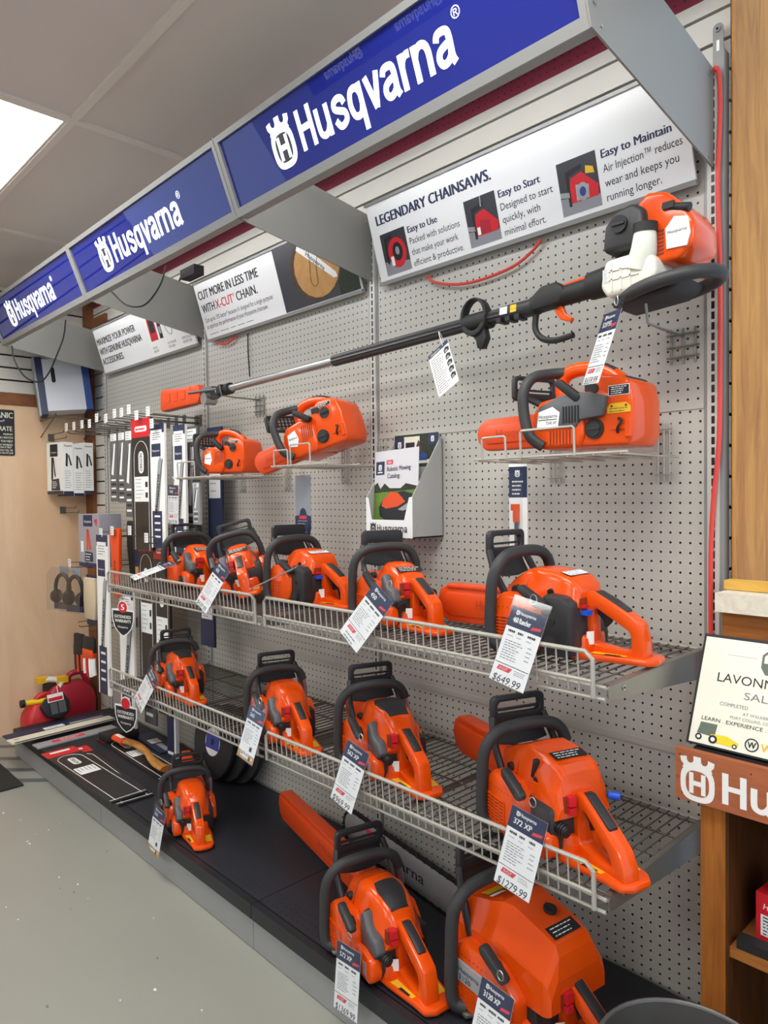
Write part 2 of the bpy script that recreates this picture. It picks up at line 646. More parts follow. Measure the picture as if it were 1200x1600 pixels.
# ================================================================ the room
FL = -0.0
b = B(); b.box(-300, 150, -264, 1.2, -2, 0, 'floor_paint'); struct(b.build('floor'))
b = B()
for x in (-154.5, -146, -137.5, -128.5):                      # painted joint stripes running out from under the display
    pass
for (xa, ya, xb, yb, hw) in ((-151.2, -23.5, -143.5, -15.0, 0.9), (-143.5, -26.5, -135.5, -17.5, 0.9), (-134.5, -26.5, -128.5, -20.5, 0.9), (-128.5, -28.6, -121.8, -21.5, 0.9)):
    d = V((xb - xa, yb - ya, 0)).normalized(); p = V((-d.y, d.x, 0)) * hw
    a0, b0 = V((xa, ya, 0.03)), V((xb, yb, 0.03))
    b.quad(a0 - p, b0 - p, b0 + p, a0 + p, 'floor_stripe')
struct(b.build('trim_3'))
b = B(); b.box(-300, 150, -264, 1.2, 108, 110, 'ceiling'); struct(b.build('ceiling'))
b = B()
for y in range(-34 - 24 * 6, 12, 48):
    b.box(-300, 150, y - 0.5, y + 0.5, 107.55, 108.02, 'grid_bar')
for x in range(-69 - 48 * 4, 150, 48):
    b.box(x - 0.5, x + 0.5, -264, 1.2, 107.57, 108.02, 'grid_bar')
b.box(-300, 150, -59.0, -58.0, 107.76, 108.02, 'grid_bar')
struct(b.build('trim_1'))
# light panels let into the ceiling grid
n = 0
for x, y, lab in ((-116.4, -57.4, 'bright white ceiling light panel above the aisle, at the far left'), (-20.4, -57.4, 'bright ceiling light panel over the near end of the aisle'),
                  (-116.4, -153.4, 'bright ceiling light panel across the room at the far end'), (-20.4, -153.4, 'bright ceiling light panel across the room behind the viewer'), (75.6, -57.4, 'bright ceiling light panel over the oak cabinet side'), (75.6, -153.4, 'bright ceiling light panel over the right side of the shop'), (-212.4, -153.4, 'bright ceiling light panel past the end of the plywood wall'), (-20.4, -249.4, 'bright ceiling light panel along the far side of the shop')):
    t = thing('ceiling_light', lab, 'light', (x, y, 107.9), 0, 'ceiling light panels')
    q = B(); q.box(0.2, 46.6, 0.2, 22.6, -0.12, 0.06, 'light_panel'); q.build('diffuser', t)
    q = B(); q.ring([(0, 0), (46.8, 0), (46.8, 22.8), (0, 22.8)], [(0.3, 0.3), (46.5, 0.3), (46.5, 22.5), (0.3, 22.5)], 'z', -0.25, 0.08, 'grid_bar'); q.build('frame', t)

# far side of the shop: plain wall with a row of the same lit signs, mirrored in the glossy sign faces
b = B()
b.box(-300, 150, -268, -262, 0, 108, 'slat')
for x in (-250, -202, -154, -106):
    b.box(x, x + 47.4, -262, -261.2, 95.5, 105, 'sign_blue')
    o = (x + 47.4, -261.2, 95.5)
    b.logo(8.8, 2.2, 4.0, 5.0, o, -X_, Z_, 'sign_white', lift=0.06)
    b.brand(13.0, 2.8, 3.95, 22.0, o, -X_, Z_, 'sign_white', lift=0.06)
struct(b.build('wall_front'))

# left wall: slatted upper part, a trim board, plywood below
b = B()
b.box(-160, -157.6, -76, 1.2, 82.9, 108, 'slot_black')
z = 83.0
while z < 108:
    b.box(-158, -157, -76, 1.2, z + (0.0 if z < 84 else 0.22), min(z + 2.78, 108), 'slat'); z += 3.0
b.box(-160, -157, -76, 1.2, 0, 80, 'plywood')
b.box(-160, -156.7, -76, 1.2, 80, 82.9, 'brown_trim')
struct(b.build('wall_left'))
# back wall: slatwall with dark grooves, maroon strip under the ceiling
b = B()
b.box(-157, 2.4, 1.9, 3.5, 0, 108, 'slot_black')
z = 103.55 - 34 * 3.0
b.box(-157, 2.35, 1.2, 2.0, 0, z - 0.16, 'slat')
while z < 103.6:
    b.box(-157, 2.35, 1.2, 2.0, z + 0.17, z + 2.83 if z < 103 else 105.2, 'slat'); z += 3.0
b.box(-157, 2.35, 1.1, 2.0, 105.2, 107.2, 'maroon_holes')
b.box(-157, 2.35, 1.2, 2.0, 107.2, 108, 'slat')
struct(b.build('wall_back'))
b = B(); b.box(-157.0, -152.2, 0.3, 1.2, 0, 108, 'brown_trim'); b.box(-152.2, -143.5, 0.5, 1.2, 98.5, 102.5, 'brown_trim'); struct(b.build('trim_2'))
# timber plank wall on the right, turning away from the display
b = B()
b.M = Matrix.Translation((2.75, 0.4, 0)) @ Matrix.Rotation(R(81), 4, 'Z')
b.box(0, 46, -0.12, 0, 0, 108, 'pine')
struct(b.build('wall_right'))

# ================================================================ the display gondola
UX = [1.3, -46.7, -94.7, -142.7]
PEG_Z0, SEAM, PEG_Z1 = 5.9, 65.6, 97.0
dotted('slots', '#c3c1bb', '#0c0c0d', 1, 1, 0.1, 0.42, rect=(0.16, 0.36), offs=(0.5, 0.5))
up_lab = ['slotted grey steel upright at the right end of the display, red cord beside it', 'slotted grey steel upright between the catalog box bay and the middle bay',
          'slotted grey steel upright between the middle bay and the hanging bar packs', 'slotted grey steel upright at the far left end by the plywood wall']
for x, lab in zip(UX, up_lab):
    t = thing('upright_post', lab, 'upright', (x, 0, 0), 0, 'slotted uprights of the display')
    q = B(); q.box(-0.55, 0.55, -0.35, 1.0, 0.03, 97, 'slots'); q.build('slotted_face', t)
    q = B(); q.box(0.55, 0.95, -0.1, 1.1, 0.03, 99.0, 'frame_grey'); q.box(-0.95, -0.55, -0.1, 1.1, 0.03, 97, 'frame_grey'); q.build('side_flange', t)
    if x > 0:
        q = B()
        q.prism(rrect(0.35, 99.5, 0.95, 4.2, 0.45), 'y', -0.02, 0.16, 'frame_grey')
        q.cyl((0.35, -0.05, 101.0), (0.35, -0.22, 101.0), 0.28, 'silver'); q.cyl((0.35, -0.2, 101.0), (0.35, -0.25, 101.0), 0.12, 'ink')
        q.box(0.22, 0.48, -0.04, 0.0, 99.0, 100.0, 'white')
        q.build('mounting_tab', t)
bay = ['right bay of the grey pegboard display, pole saw and catalog box on it', 'middle bay of the grey pegboard display, cut more board above it', 'far left bay of the grey pegboard display, full of hanging bar packs']
for k, lab in enumerate(bay):
    x1 = UX[k] - 0.97
    x0 = UX[k + 1] + 0.97
    t = thing('pegboard_bay', lab, 'display stand', (x1 - 0.35 - 0.02, 0, 0), 0, 'pegboard bays of the display')
    w_ = x1 - x0
    ox = 0.37
    for nm, z0, z1, dx, dz in (('upper_panel', SEAM + 0.35, PEG_Z1, -0.22, 66.24), ('lower_panel', 31.2, SEAM - 0.35, 0.0, 56.0), ('bottom_panel', PEG_Z0, 30.6, -0.2, 30.0)):
        q = B()
        q.M = Matrix.Translation((-dx, 0, -dz))
        q.box(-w_ + ox, ox, 0, 0.5, z0, z1, 'pegboard')
        o = q.build(nm, t); o.location = V((dx, 0, dz)) * I
    for zz in (SEAM, 30.9):
        q = B()
        q.box(-w_ + ox, ox, -0.1, 0.5, zz - 0.36, zz + 0.36, 'gondola', 0.06)
        q.build('seam_rail', t)
    # base deck with punched rows along the front, lip and kick plate
    xa, xb = UX[k + 1] - t.location.x / I + 0.06, UX[k] - t.location.x / I - 0.06
    q = B()
    q.box(xa, xb, -19.6, -0.4, 4.6, 5.9, 'deck_black')
    q.box(xa, xb, -21.3, -19.6, 4.6, 5.9, 'deck_black', 0)
    q.build('base_deck', t)
    q = B()
    q.box(xa, xb, -22.3, -21.2, 4.0, 5.9, 'deck_lip', 0.35)
    q.build('deck_lip', t)
    q = B()
    rng = random.Random(k)
    for yy in (-20.4, -19.4, -18.4):
        for xx in range(int(xb - xa) - 1):
            q.cyl((xa + 1 + xx + (0.5 if yy == -19.4 else 0), yy, 5.9), (xa + 1 + xx + (0.5 if yy == -19.4 else 0), yy, 5.912), 0.13, 'slot_black', n=8)
    q.build('punched_holes', t)
    q = B(); q.box(xa, xb, -22.0, -21.5, 0.12, 4.05, 'kick'); q.build('kick_plate', t)

# ---------------------------------------------------------------- lit sign canopy, one lightbox per bay
FV = V((0, -3.3, 8.5)).normalized()                     # up the leaning sign face
FN = X_.cross(FV)
can_lab = ['long lit blue header sign nearest the viewer, over the right bay', 'lit blue header sign over the middle bay, between two others', 'lit blue header sign at the far left end of the row']
for k, lab in enumerate(can_lab):
    x1, x0 = UX[k], UX[k + 1]
    W_ = 48.0
    t = thing('sign_canopy', lab, 'sign', (x1, -22.4, 91.4), 0, 'lit header signs')
    O0 = V((0, 0, 0))
    q = B()
    q.rect(-W_ + 0.7, 0.95, -0.7, 8.45, O0, X_, FV, 'sign_blue', 0.0)
    q.build('sign_face', t)
    q = B()
    for a0, a1, c0, c1 in ((-W_ + 0.1, -0.1, 0.0, 0.95), (-W_ + 0.1, -0.1, 8.45, 9.1), (-W_ + 0.1, -W_ + 0.7, 0.95, 8.45), (-0.7, -0.1, 0.95, 8.45)):
        p = [O0 + X_ * a + FV * c + FN * l for l in (-0.4, 0.35) for a, c in ((a0, c0), (a1, c0), (a1, c1), (a0, c1))]
        q.add(p, [(0, 1, 2, 3), (4, 7, 6, 5), (0, 4, 5, 1), (1, 5, 6, 2), (2, 6, 7, 3), (3, 7, 4, 0)], 'frame_grey')
    q.build('face_frame', t)
    q = B()
    q.logo(-38.4, 2.1, 3.9, 5.2, O0, X_, FV, 'sign_white', 'sign_dark', lift=0.05)
    q.brand(-33.6, 2.75, 3.95, 21.4, O0, X_, FV, 'sign_white', lift=0.05)
    q.text('\u00ae', -11.8, 5.7, 0.9, O0, X_, FV, 'sign_white', lift=0.05)
    q.build('sign_lettering', t)
    # housing behind the face: top sheet, bottom tray, tube lamp
    q = B()
    q.add([V((-W_ + 0.2, -0.1, 0)), V((-0.2, -0.1, 0)), V((-0.2, 1.0, 0.0)), V((-W_ + 0.2, 1.0, 0.0)), V((-W_ + 0.2, 1.0, 0.7)), V((-0.2, 1.0, 0.7))], [(0, 1, 2, 3), (3, 2, 5, 4)], 'frame_grey')
    top = O0 + FV * 9.1
    q.add([top + X_ * (-W_ + 0.2), top + X_ * -0.2, V((-0.2, 5.5, 8.6)), V((-W_ + 0.2, 5.5, 8.6))], [(0, 1, 2, 3)], 'frame_grey')
    q.build('housing', t)
    q = B(); q.cyl((-W_ + 4, 0.9, 7.3), (-4, 0.9, 7.3), 0.5, 'tube_light', n=10); q.build('tube_lamp', t)
    plates = [0.0] if k < 2 else [0.0, -48.0]
    for px in plates:
        q = B()
        fb, ft = O0 + FV * -0.1, O0 + FV * 9.2
        prof = [(fb.y - 0.35, fb.z), (ft.y - 0.35, ft.z), (ft.y + 1.6, ft.z + 0.7), (22.0, 5.9), (22.0, -3.4)]
        q.prism(prof, 'x', px - 0.09, px + 0.09, 'plate_grey')
        for (yy, zz) in ((0.0, 1.9), (-1.0, 4.4), (1.0, 0.5), (20.8, -2.7), (20.8, 4.9)):
            q.cyl((px + 0.09, yy, zz), (px + 0.2, yy, zz), 0.26 if zz > 1.5 and yy < 5 else 0.13, 'silver', n=10)
        q.build('side_bracket', t)

# ---------------------------------------------------------------- information boards under the canopy
BV = V((0, -3.0, 10.0)).normalized()
BN = X_.cross(BV)


def info_board(k, lab):
    x1 = UX[k] - 1.35
    t = thing('information_board', lab, 'sign', (x1, -1.0, 87.1), 0)
    q = B()
    p = [X_ * a + BV * c + BN * l for l in (-0.35, 0.0) for a, c in ((-43.9, 0), (0, 0), (0, 10.2), (-43.9, 10.2))]
    q.add(p, [(0, 1, 2, 3), (4, 7, 6, 5), (0, 4, 5, 1), (1, 5, 6, 2), (2, 6, 7, 3), (3, 7, 4, 0)], 'paper')
    q.build('board', t)
    q = B()
    for c0, c1, l in ((-0.45, 0.05, 0.25), (10.15, 10.5, 0.25)):
        p = [X_ * a + BV * c + BN * l2 for l2 in (-0.5, l) for a, c in ((-44, c0), (0.1, c0), (0.1, c1), (-44, c1))]
        q.add(p, [(0, 1, 2, 3), (4, 7, 6, 5), (0, 4, 5, 1), (1, 5, 6, 2), (2, 6, 7, 3), (3, 7, 4, 0)], 'frame_grey')
    q.build('board_rail', t)
    return t


O0 = V((0, 0, 0))


def mini_saw(q, x, y, w, h, style):
    """a small printed photograph of a saw, built of flat shapes"""
    P = lambda pts, m, l: q.poly([(x + a * w, y + c * h) for a, c in pts], O0, X_, BV, m, l)
    P([(0, 0), (1, 0), (1, 1), (0, 1)], 'photo_dark', 0.02)
    P([(0, 0), (1, 0), (1, 0.22), (0, 0.34)], 'photo_grey', 0.025)
    red = 'red'
    if style == 0:
        q.poly([(x + w * (0.56 + 0.36 * math.cos(i * 0.4)), y + h * (0.48 + 0.36 * math.sin(i * 0.4))) for i in range(16)], O0, X_, BV, red, 0.03)
        q.poly([(x + w * (0.58 + 0.2 * math.cos(i * 0.4)), y + h * (0.5 + 0.22 * math.sin(i * 0.4))) for i in range(16)], O0, X_, BV, 'ink', 0.035)
        q.poly([(x + w * (0.58 + 0.08 * math.cos(i * 0.7)), y + h * (0.52 + 0.1 * math.sin(i * 0.7))) for i in range(9)], O0, X_, BV, 'light_grey', 0.04)
        P([(0.12, 0.3), (0.2, 0.25), (0.22, 0.8), (0.45, 0.86), (0.45, 0.93), (0.14, 0.88)], 'ink', 0.04)
        P([(0.28, 0.2), (0.4, 0.2), (0.4, 0.42), (0.28, 0.42)], 'white', 0.045)
    else:
        P([(0.25, 0.2), (0.95, 0.2), (0.98, 0.4), (0.8, 0.55), (0.6, 0.72), (0.32, 0.66), (0.24, 0.4)], red, 0.03)
        P([(0.4, 0.22), (0.72, 0.22), (0.74, 0.46), (0.42, 0.52)], 'can_red_deep' if style == 1 else 'blade_grey', 0.035)
        P([(0.2, 0.15), (0.27, 0.15), (0.28, 0.7), (0.62, 0.78), (0.62, 0.86), (0.2, 0.8)], 'ink', 0.04)
        P([(0.0, 0.36), (0.24, 0.32), (0.24, 0.42), (0.0, 0.46)], 'light_grey', 0.04)
        if style == 2:
            q.poly([(x + w * (0.58 + 0.15 * math.cos(i * 0.4)), y + h * (0.36 + 0.17 * math.sin(i * 0.4))) for i in range(16)], O0, X_, BV, 'light_grey', 0.045)
            q.poly([(x + w * (0.58 + 0.08 * math.cos(i * 0.5)), y + h * (0.36 + 0.09 * math.sin(i * 0.5))) for i in range(13)], O0, X_, BV, 'royal', 0.05)
            P([(0.7, 0.66), (0.92, 0.62), (0.9, 0.74), (0.72, 0.8)], 'yellow', 0.045)
        else:
            P([(0.5, 0.78), (0.54, 0.78), (0.56, 1.0), (0.53, 1.0)], 'light_grey', 0.045)
            P([(0.3, 0.22), (0.4, 0.22), (0.4, 0.38), (0.3, 0.38)], 'white', 0.045)


t = info_board(0, 'white board headed legendary chainsaws, three small photos, under the nearest canopy')
q = B()
q.text('LEGENDARY CHAINSAWS.', -42.45, 7.3, 1.25, O0, X_, BV, 'navy', w=19.5, bold=0.045)
for x, wd, s in ((-37.2, 5.2, 'Easy to Use'), (-22.3, 5.7, 'Easy to Start'), (-9.1, 7.4, 'Easy to Maintain')):
    q.text(s, x, 5.0, 0.82, O0, X_, BV, 'navy', w=wd, bold=0.035)
for x, rows in ((-37.2, (('Packed with solutions', 8.6), ('that make your work', 8.0), ('efficient & productive.', 8.6))), (-22.3, (('Designed to start', 7.1), ('quickly, with', 5.2), ('minimal effort.', 5.7))),
                (-9.1, (('Air Injection\u2122 reduces', 8.3), ('wear and keeps you', 7.8), ('running longer.', 5.9)))):
    for i, (s, wd) in enumerate(rows):
        q.text(s, x, 3.55 - i * 1.42, 0.8, O0, X_, BV, 'ink', w=wd)
q.build('board_print', t)
for i, x in enumerate((-42.4, -27.5, -14.4)):
    q = B(); mini_saw(q, x, 0.55, 4.7, 5.5, i); q.build('photo', t)

t = info_board(1, 'white board headed cut more in less time, cut log photo on its right half')
q = B()
q.text('CUT MORE IN LESS TIME', -43.2, 7.2, 1.5, O0, X_, BV, 'ink', w=19.7, bold=0.03)
q.text('WITH', -43.0, 4.75, 1.5, O0, X_, BV, 'ink', w=4.4, bold=0.022)
q.text('X-CUT', -38.2, 4.75, 1.5, O0, X_, BV, 'tag_red', w=5.8, bold=0.022)
q.text('\u00ae', -32.3, 5.7, 0.6, O0, X_, BV, 'tag_red')
q.text('CHAIN.', -31.2, 4.75, 1.5, O0, X_, BV, 'ink', w=6.4, bold=0.022)
q.text('Cuts up to 15% better* because it\u2019s designed for a single purpose:', -43.0, 3.05, 0.78, O0, X_, BV, 'ink', w=22.0)
q.text('to optimize the performance of your Husqvarna chainsaw.', -43.0, 1.85, 0.78, O0, X_, BV, 'ink', w=20.0)
q.lines(-42.6, -27, 0.8, 0.8, 1, O0, X_, BV, 'ink_grey', 0.12)
q.build('board_print', t)
q = B()
q.rect(-18.5, 0.15, -0.1, 10.05, O0, X_, BV, 'photo_dark', 0.02)
q.rect(-4.6, 0.15, -0.1, 6.5, O0, X_, BV, 'leafy', 0.024)
q.poly([(-9.2 + 6.0 * math.cos(i * 0.314), 5.2 + 4.8 * math.sin(i * 0.314)) for i in range(20)], O0, X_, BV, 'bark', 0.028)
q.poly([(-8.8 + 5.3 * math.cos(i * 0.314), 5.3 + 4.5 * math.sin(i * 0.314)) for i in range(20)], O0, X_, BV, 'log', 0.034)
q.poly([(-12.6, 8.6), (-11.9, 9.4), (-11.2, 9.3), (-4.6, 3.6), (-4.5, 2.9), (-5.3, 2.9)], O0, X_, BV, 'white', 0.04)
q.text('Husqvarna', -10.9, 7.6, 0.75, O0, (X_ * 6.6 - BV * 5.7), (X_ * 5.7 + BV * 6.6), 'navy', w=0.01, lift=0.05) if False else None
d = (X_ * 6.6 - BV * 5.7).normalized(); e = (X_ * 5.7 + BV * 6.6).normalized()
oo = X_ * -10.6 + BV * 7.4
q.text('Husqvarna', 0, 0, 0.7, oo, d, e, 'navy', w=4.6, bold=0.02, lift=0.05)
q.tube([X_ * a + BV * c + BN * 0.04 for a, c in ((-9.5, 9.2), (-9.9, 6.5), (-10.6, 3.6), (-9.9, 2.6), (-9.0, 3.2), (-8.6, 5.5), (-6.6, 8.6))], 0.05, 'ink', n=4, sm=4)
q.poly([(-3.6, 7.6), (-2.2, 8.4), (-1.2, 7.0), (-1.6, 5.0), (-3.2, 5.4)], O0, X_, BV, 'ink', 0.03)
q.build('photo', t)

t = info_board(2, 'white board headed maximize your power, red bottle photo, at the far left end')
q = B()
for i, (s, wd) in enumerate((('MAXIMIZE YOUR POWER', 20.2), ('WITH GENUINE HUSQVARNA', 22.0), ('ACCESSORIES.', 11.5))):
    q.text(s, -43.3, 6.5 - i * 2.3, 1.45, O0, X_, BV, 'ink', w=wd, bold=0.03)
q.rect(-18.3, 0.1, -0.05, 10.1, O0, X_, BV, 'white', 0.02)
for x, rows in ((-17.6, ('FUEL AND', 'LUBRICANTS')), (-11.0, ('X-CUT CHAIN AND', 'X-FORCE BARS')), (-4.9, ('PROTECTIVE CLOTHING', 'AND SAFETY GEAR'))):
    for i, s in enumerate(rows):
        q.text(s, x, 1.6 - i * 0.75, 0.5, O0, X_, BV, 'ink', w=0.235 * len(s), lift=0.03)
q.build('board_print', t)
q = B()
q.poly([(-17.4, 3.2), (-14.2, 3.2), (-14.2, 8.3), (-14.9, 9.2), (-15.4, 9.8), (-16.6, 9.8), (-17.3, 8.8)], O0, X_, BV, 'red', 0.03)
q.rect(-16.8, 4.8, -14.6, 7.6, O0, X_, BV, 'ink', 0.035)
q.poly([(-13.4, 3.2), (-12.0, 3.2), (-12.0, 8.0), (-12.4, 9.5), (-13.0, 9.5), (-13.4, 8.0)], O0, X_, BV, 'ink', 0.03)
q.rect(-13.2, 4.2, -12.2, 5.6, O0, X_, BV, 'light_grey', 0.035)
q.tube([X_ * a + BV * c + BN * 0.04 for a, c in ((-9.8, 9.5), (-10.6, 7.0), (-9.9, 4.2), (-8.4, 3.4), (-7.6, 5.6), (-8.8, 8.6))], 0.07, 'ink_grey', n=4, sm=4)
q.poly([(-4.4, 5.0), (-2.9, 4.4), (-1.4, 5.2), (-1.2, 6.6), (-3.0, 7.4), (-4.6, 6.4)], O0, X_, BV, 'ink', 0.03)
q.build('photo', t)

# ---------------------------------------------------------------- wire shelves
def wire_shelf(x1, x0, z, lab):
    t = thing('wire_shelf', lab, 'shelf', (x1, 0, z), 0, 'wire shelves')
    L_ = x1 - x0
    q = B()
    rr = 0.09
    xx = -L_ + 0.6
    while xx < -0.4:                                       # wires from front to back; darker than the fence, shade put into the colour
        q.cyl((xx, -0.5, 0), (xx, -19.7, 0), 0.085, 'dark_wire', n=6); xx += 1.0
    for yy in (-1.2, -5.6, -10.0, -14.6, -18.6):
        q.cyl((-L_ + 0.2, yy, -0.15), (-0.2, yy, -0.15), 0.12, 'dark_wire', n=6)
    for xx in (-L_ * 0.76, -L_ * 0.5, -L_ * 0.24):
        q.box(xx - 0.35, xx + 0.35, -19.5, -0.5, -0.32, -0.2, 'dark_wire')
    for yv in (-19.7, -0.6):
        q.cyl((-L_ + 0.15, yv, -0.05), (-0.15, yv, -0.05), 0.17, 'wire', n=8)
    q.cyl((-L_ + 0.15, -19.9, -0.95), (-0.15, -19.9, -0.95), 0.16, 'wire', n=8)
    q.build('wire_deck', t)
    q = B()
    q.tube([(-L_ + 0.7, -20.2, -0.9), (-L_ + 0.7, -20.3, 2.2), (-L_ + 1.3, -20.35, 2.75), (-1.6, -20.35, 2.75), (-1.0, -20.3, 2.2), (-1.0, -20.2, -0.9)], 0.2, 'wire', n=8)
    q.cyl((-L_ + 0.7, -20.3, 0.45), (-1.0, -20.3, 0.45), 0.15, 'wire', n=8)
    xx = -L_ + 2.0
    while xx < -1.4:
        q.cyl((xx, -20.35, 2.75), (xx, -20.1, -0.6), 0.075, 'wire', n=6); xx += 1.0
    q.build('front_fence', t)
    for xx, sgn in ((-0.15, 1), (-L_ + 0.15, -1)):
        q = B()
        q.prism([(-0.4, 0.1), (-19.3, 0.0), (-19.5, -0.25), (-19.4, -0.95), (-18.6, -1.15), (-0.4, -2.8)], 'x', xx - 0.06, xx + 0.06, 'steel')
        q.box(min(xx, xx - 0.5 * sgn), max(xx, xx - 0.5 * sgn), -19.2, -0.4, 0.0, 0.1, 'steel')
        q.cyl((xx + 0.06 * sgn, -17.0, -0.5), (xx + 0.16 * sgn, -17.0, -0.5), 0.22, 'silver', n=12)
        q.cyl((xx + 0.16 * sgn, -17.0, -0.5), (xx + 0.2 * sgn, -17.0, -0.5), 0.1, 'ink', n=8)
        q.build('end_bracket', t)
    return t


SZ = (41.75, 24.8)
wire_shelf(UX[0] - 0.5, UX[1] + 0.2, SZ[0], 'upper wire shelf of the right bay, priced saws behind its fence')
wire_shelf(UX[1] - 0.2, UX[2] + 0.2, SZ[0], 'upper wire shelf of the middle bay, continuing the nearer upper shelf')
wire_shelf(UX[0] - 0.5, UX[1] + 0.2, SZ[1], 'lower wire shelf of the right bay, above the black base deck')
wire_shelf(UX[1] - 0.2, UX[2] + 0.2, SZ[1], 'lower wire shelf of the middle bay, two saws on it')

# ================================================================ chainsaws
# local frame: bar points to -X, starter side faces -Y, rear handle towards +X, base at z = 0, inches
def trap(x, yb, yt, z0, z1, r=0.8, yc=0.0, n=5):
    """cross-section ring of a cover: flat foot, leaning sides, rounded shoulders"""
    r = min(r, yt * 0.95, (z1 - z0) * 0.9)
    pts = [(x, yc - yb, z0)]
    for k in (0.35, 0.7):
        pts.append((x, yc - (yb + (yt - yb) * k * 0.7), z0 + (z1 - r - z0) * k))
    for j in range(n + 1):
        a = R(180 - 90 * j / n)
        pts.append((x, yc - yt + r + r * math.cos(a), z1 - r + r * math.sin(a)))
    pts.append((x, yc, z1 + 0.06))
    for j in range(n + 1):
        a = R(90 - 90 * j / n)
        pts.append((x, yc + yt - r + r * math.cos(a), z1 - r + r * math.sin(a)))
    for k in (0.7, 0.35):
        pts.append((x, yc + (yb + (yt - yb) * k * 0.7), z0 + (z1 - r - z0) * k))
    pts.append((x, yc + yb, z0))
    return pts


COVERS = {
    # x, half width at foot, half width at top, foot height, top height, shoulder radius
    'ranch': [(-4.5, 2.3, 1.5, 4.0, 5.2, .6), (-4.2, 2.7, 1.8, 4.0, 5.9, .7), (-3.2, 2.9, 1.9, 4.0, 6.9, .8), (-1.6, 3.0, 1.9, 4.0, 7.9, .8), (-0.2, 3.0, 2.1, 4.0, 8.1, .8), (1.6, 3.0, 2.4, 4.0, 7.85, .7), (3.2, 2.9, 2.4, 4.2, 7.4, .6), (3.9, 2.7, 2.2, 4.6, 6.8, .6), (4.2, 2.5, 1.9, 4.8, 6.2, .5)],
    'round': [(-4.2, 2.2, 1.4, 4.0, 5.0, .6), (-3.8, 2.6, 1.7, 4.0, 5.9, .9), (-2.6, 2.8, 1.8, 4.0, 7.0, 1.2), (-1.0, 2.9, 1.9, 4.0, 7.7, 1.2), (0.6, 2.9, 2.0, 3.6, 7.7, 1.2), (2.2, 2.8, 2.0, 3.4, 7.2, 1.2), (3.4, 2.7, 1.9, 3.4, 6.5, 1.1), (4.2, 2.4, 1.7, 3.6, 5.6, 1.0), (4.5, 2.1, 1.4, 3.9, 5.0, .8)],
    'pro': [(-4.3, 2.3, 1.6, 4.0, 5.6, .8), (-3.9, 2.7, 2.1, 4.0, 6.8, 1.2), (-3.0, 2.9, 2.3, 4.0, 7.6, 1.4), (-1.4, 3.0, 2.3, 4.0, 8.0, 1.4), (-1.0, 3.0, 2.3, 3.8, 8.0, 1.4), (0.8, 3.0, 2.2, 3.4, 8.1, 1.1), (2.4, 2.9, 2.0, 3.2, 7.7, .9), (3.6, 2.7, 1.8, 3.2, 7.0, .9), (4.5, 2.4, 1.5, 3.4, 5.9, .8), (4.8, 2.2, 1.3, 3.8, 5.2, .6)],
    'boxy': [(-4.6, 2.5, 1.9, 4.0, 6.4, .6), (-4.3, 2.8, 2.2, 4.0, 7.0, .6), (-2.2, 3.0, 2.2, 4.0, 7.9, .6), (-0.9, 3.0, 2.2, 4.0, 8.35, .6), (-0.5, 3.0, 2.2, 4.0, 8.5, .6), (1.9, 3.1, 2.3, 3.6, 8.35, .6), (3.7, 3.0, 2.2, 3.6, 7.9, .7), (4.2, 2.9, 2.1, 3.6, 7.3, .7), (4.6, 2.8, 2.0, 3.8, 5.4, .6)],
    'big': [(-5.2, 2.9, 2.3, 4.4, 8.2, .5), (-5.0, 3.2, 2.5, 4.2, 8.7, .5), (-1.6, 3.4, 2.4, 4.0, 9.6, .6), (-0.4, 3.5, 2.2, 4.0, 10.0, .6), (0.6, 3.5, 1.9, 4.0, 10.0, .6), (3.4, 3.4, 1.9, 4.0, 9.4, .6), (4.9, 3.3, 1.8, 4.0, 8.9, .5), (5.3, 3.2, 1.9, 4.1, 8.2, .5), (5.6, 3.1, 2.4, 4.3, 6.6, .4)],
}


def ridge(x, yb, yt, z0, z1, r=0.8, yc=0.0, n=5):
    """cross-section of the big angular cover: upright sides, long bevels up to a narrow flat top"""
    h = z1 - z0
    half = [(-yb, z0), (-yb, z0 + 0.3 * h), (-yb * 0.99, z0 + 0.52 * h)]
    for j in range(n + 1):
        k = j / n
        half.append((-(yb * 0.97 + (yt - yb * 0.97) * k), z0 + (0.56 + 0.44 * k) * h))
    return [(x, yc + a, b) for a, b in half] + [(x, yc, z1 + 0.03)] + [(x, yc - a, b) for a, b in half[::-1]]


def top_h(style, x):
    S = COVERS[style]
    for a, b in zip(S, S[1:]):
        if a[0] <= x <= b[0]:
            k = (x - a[0]) / (b[0] - a[0])
            return a[4] + (b[4] - a[4]) * k
    return S[-1][4]


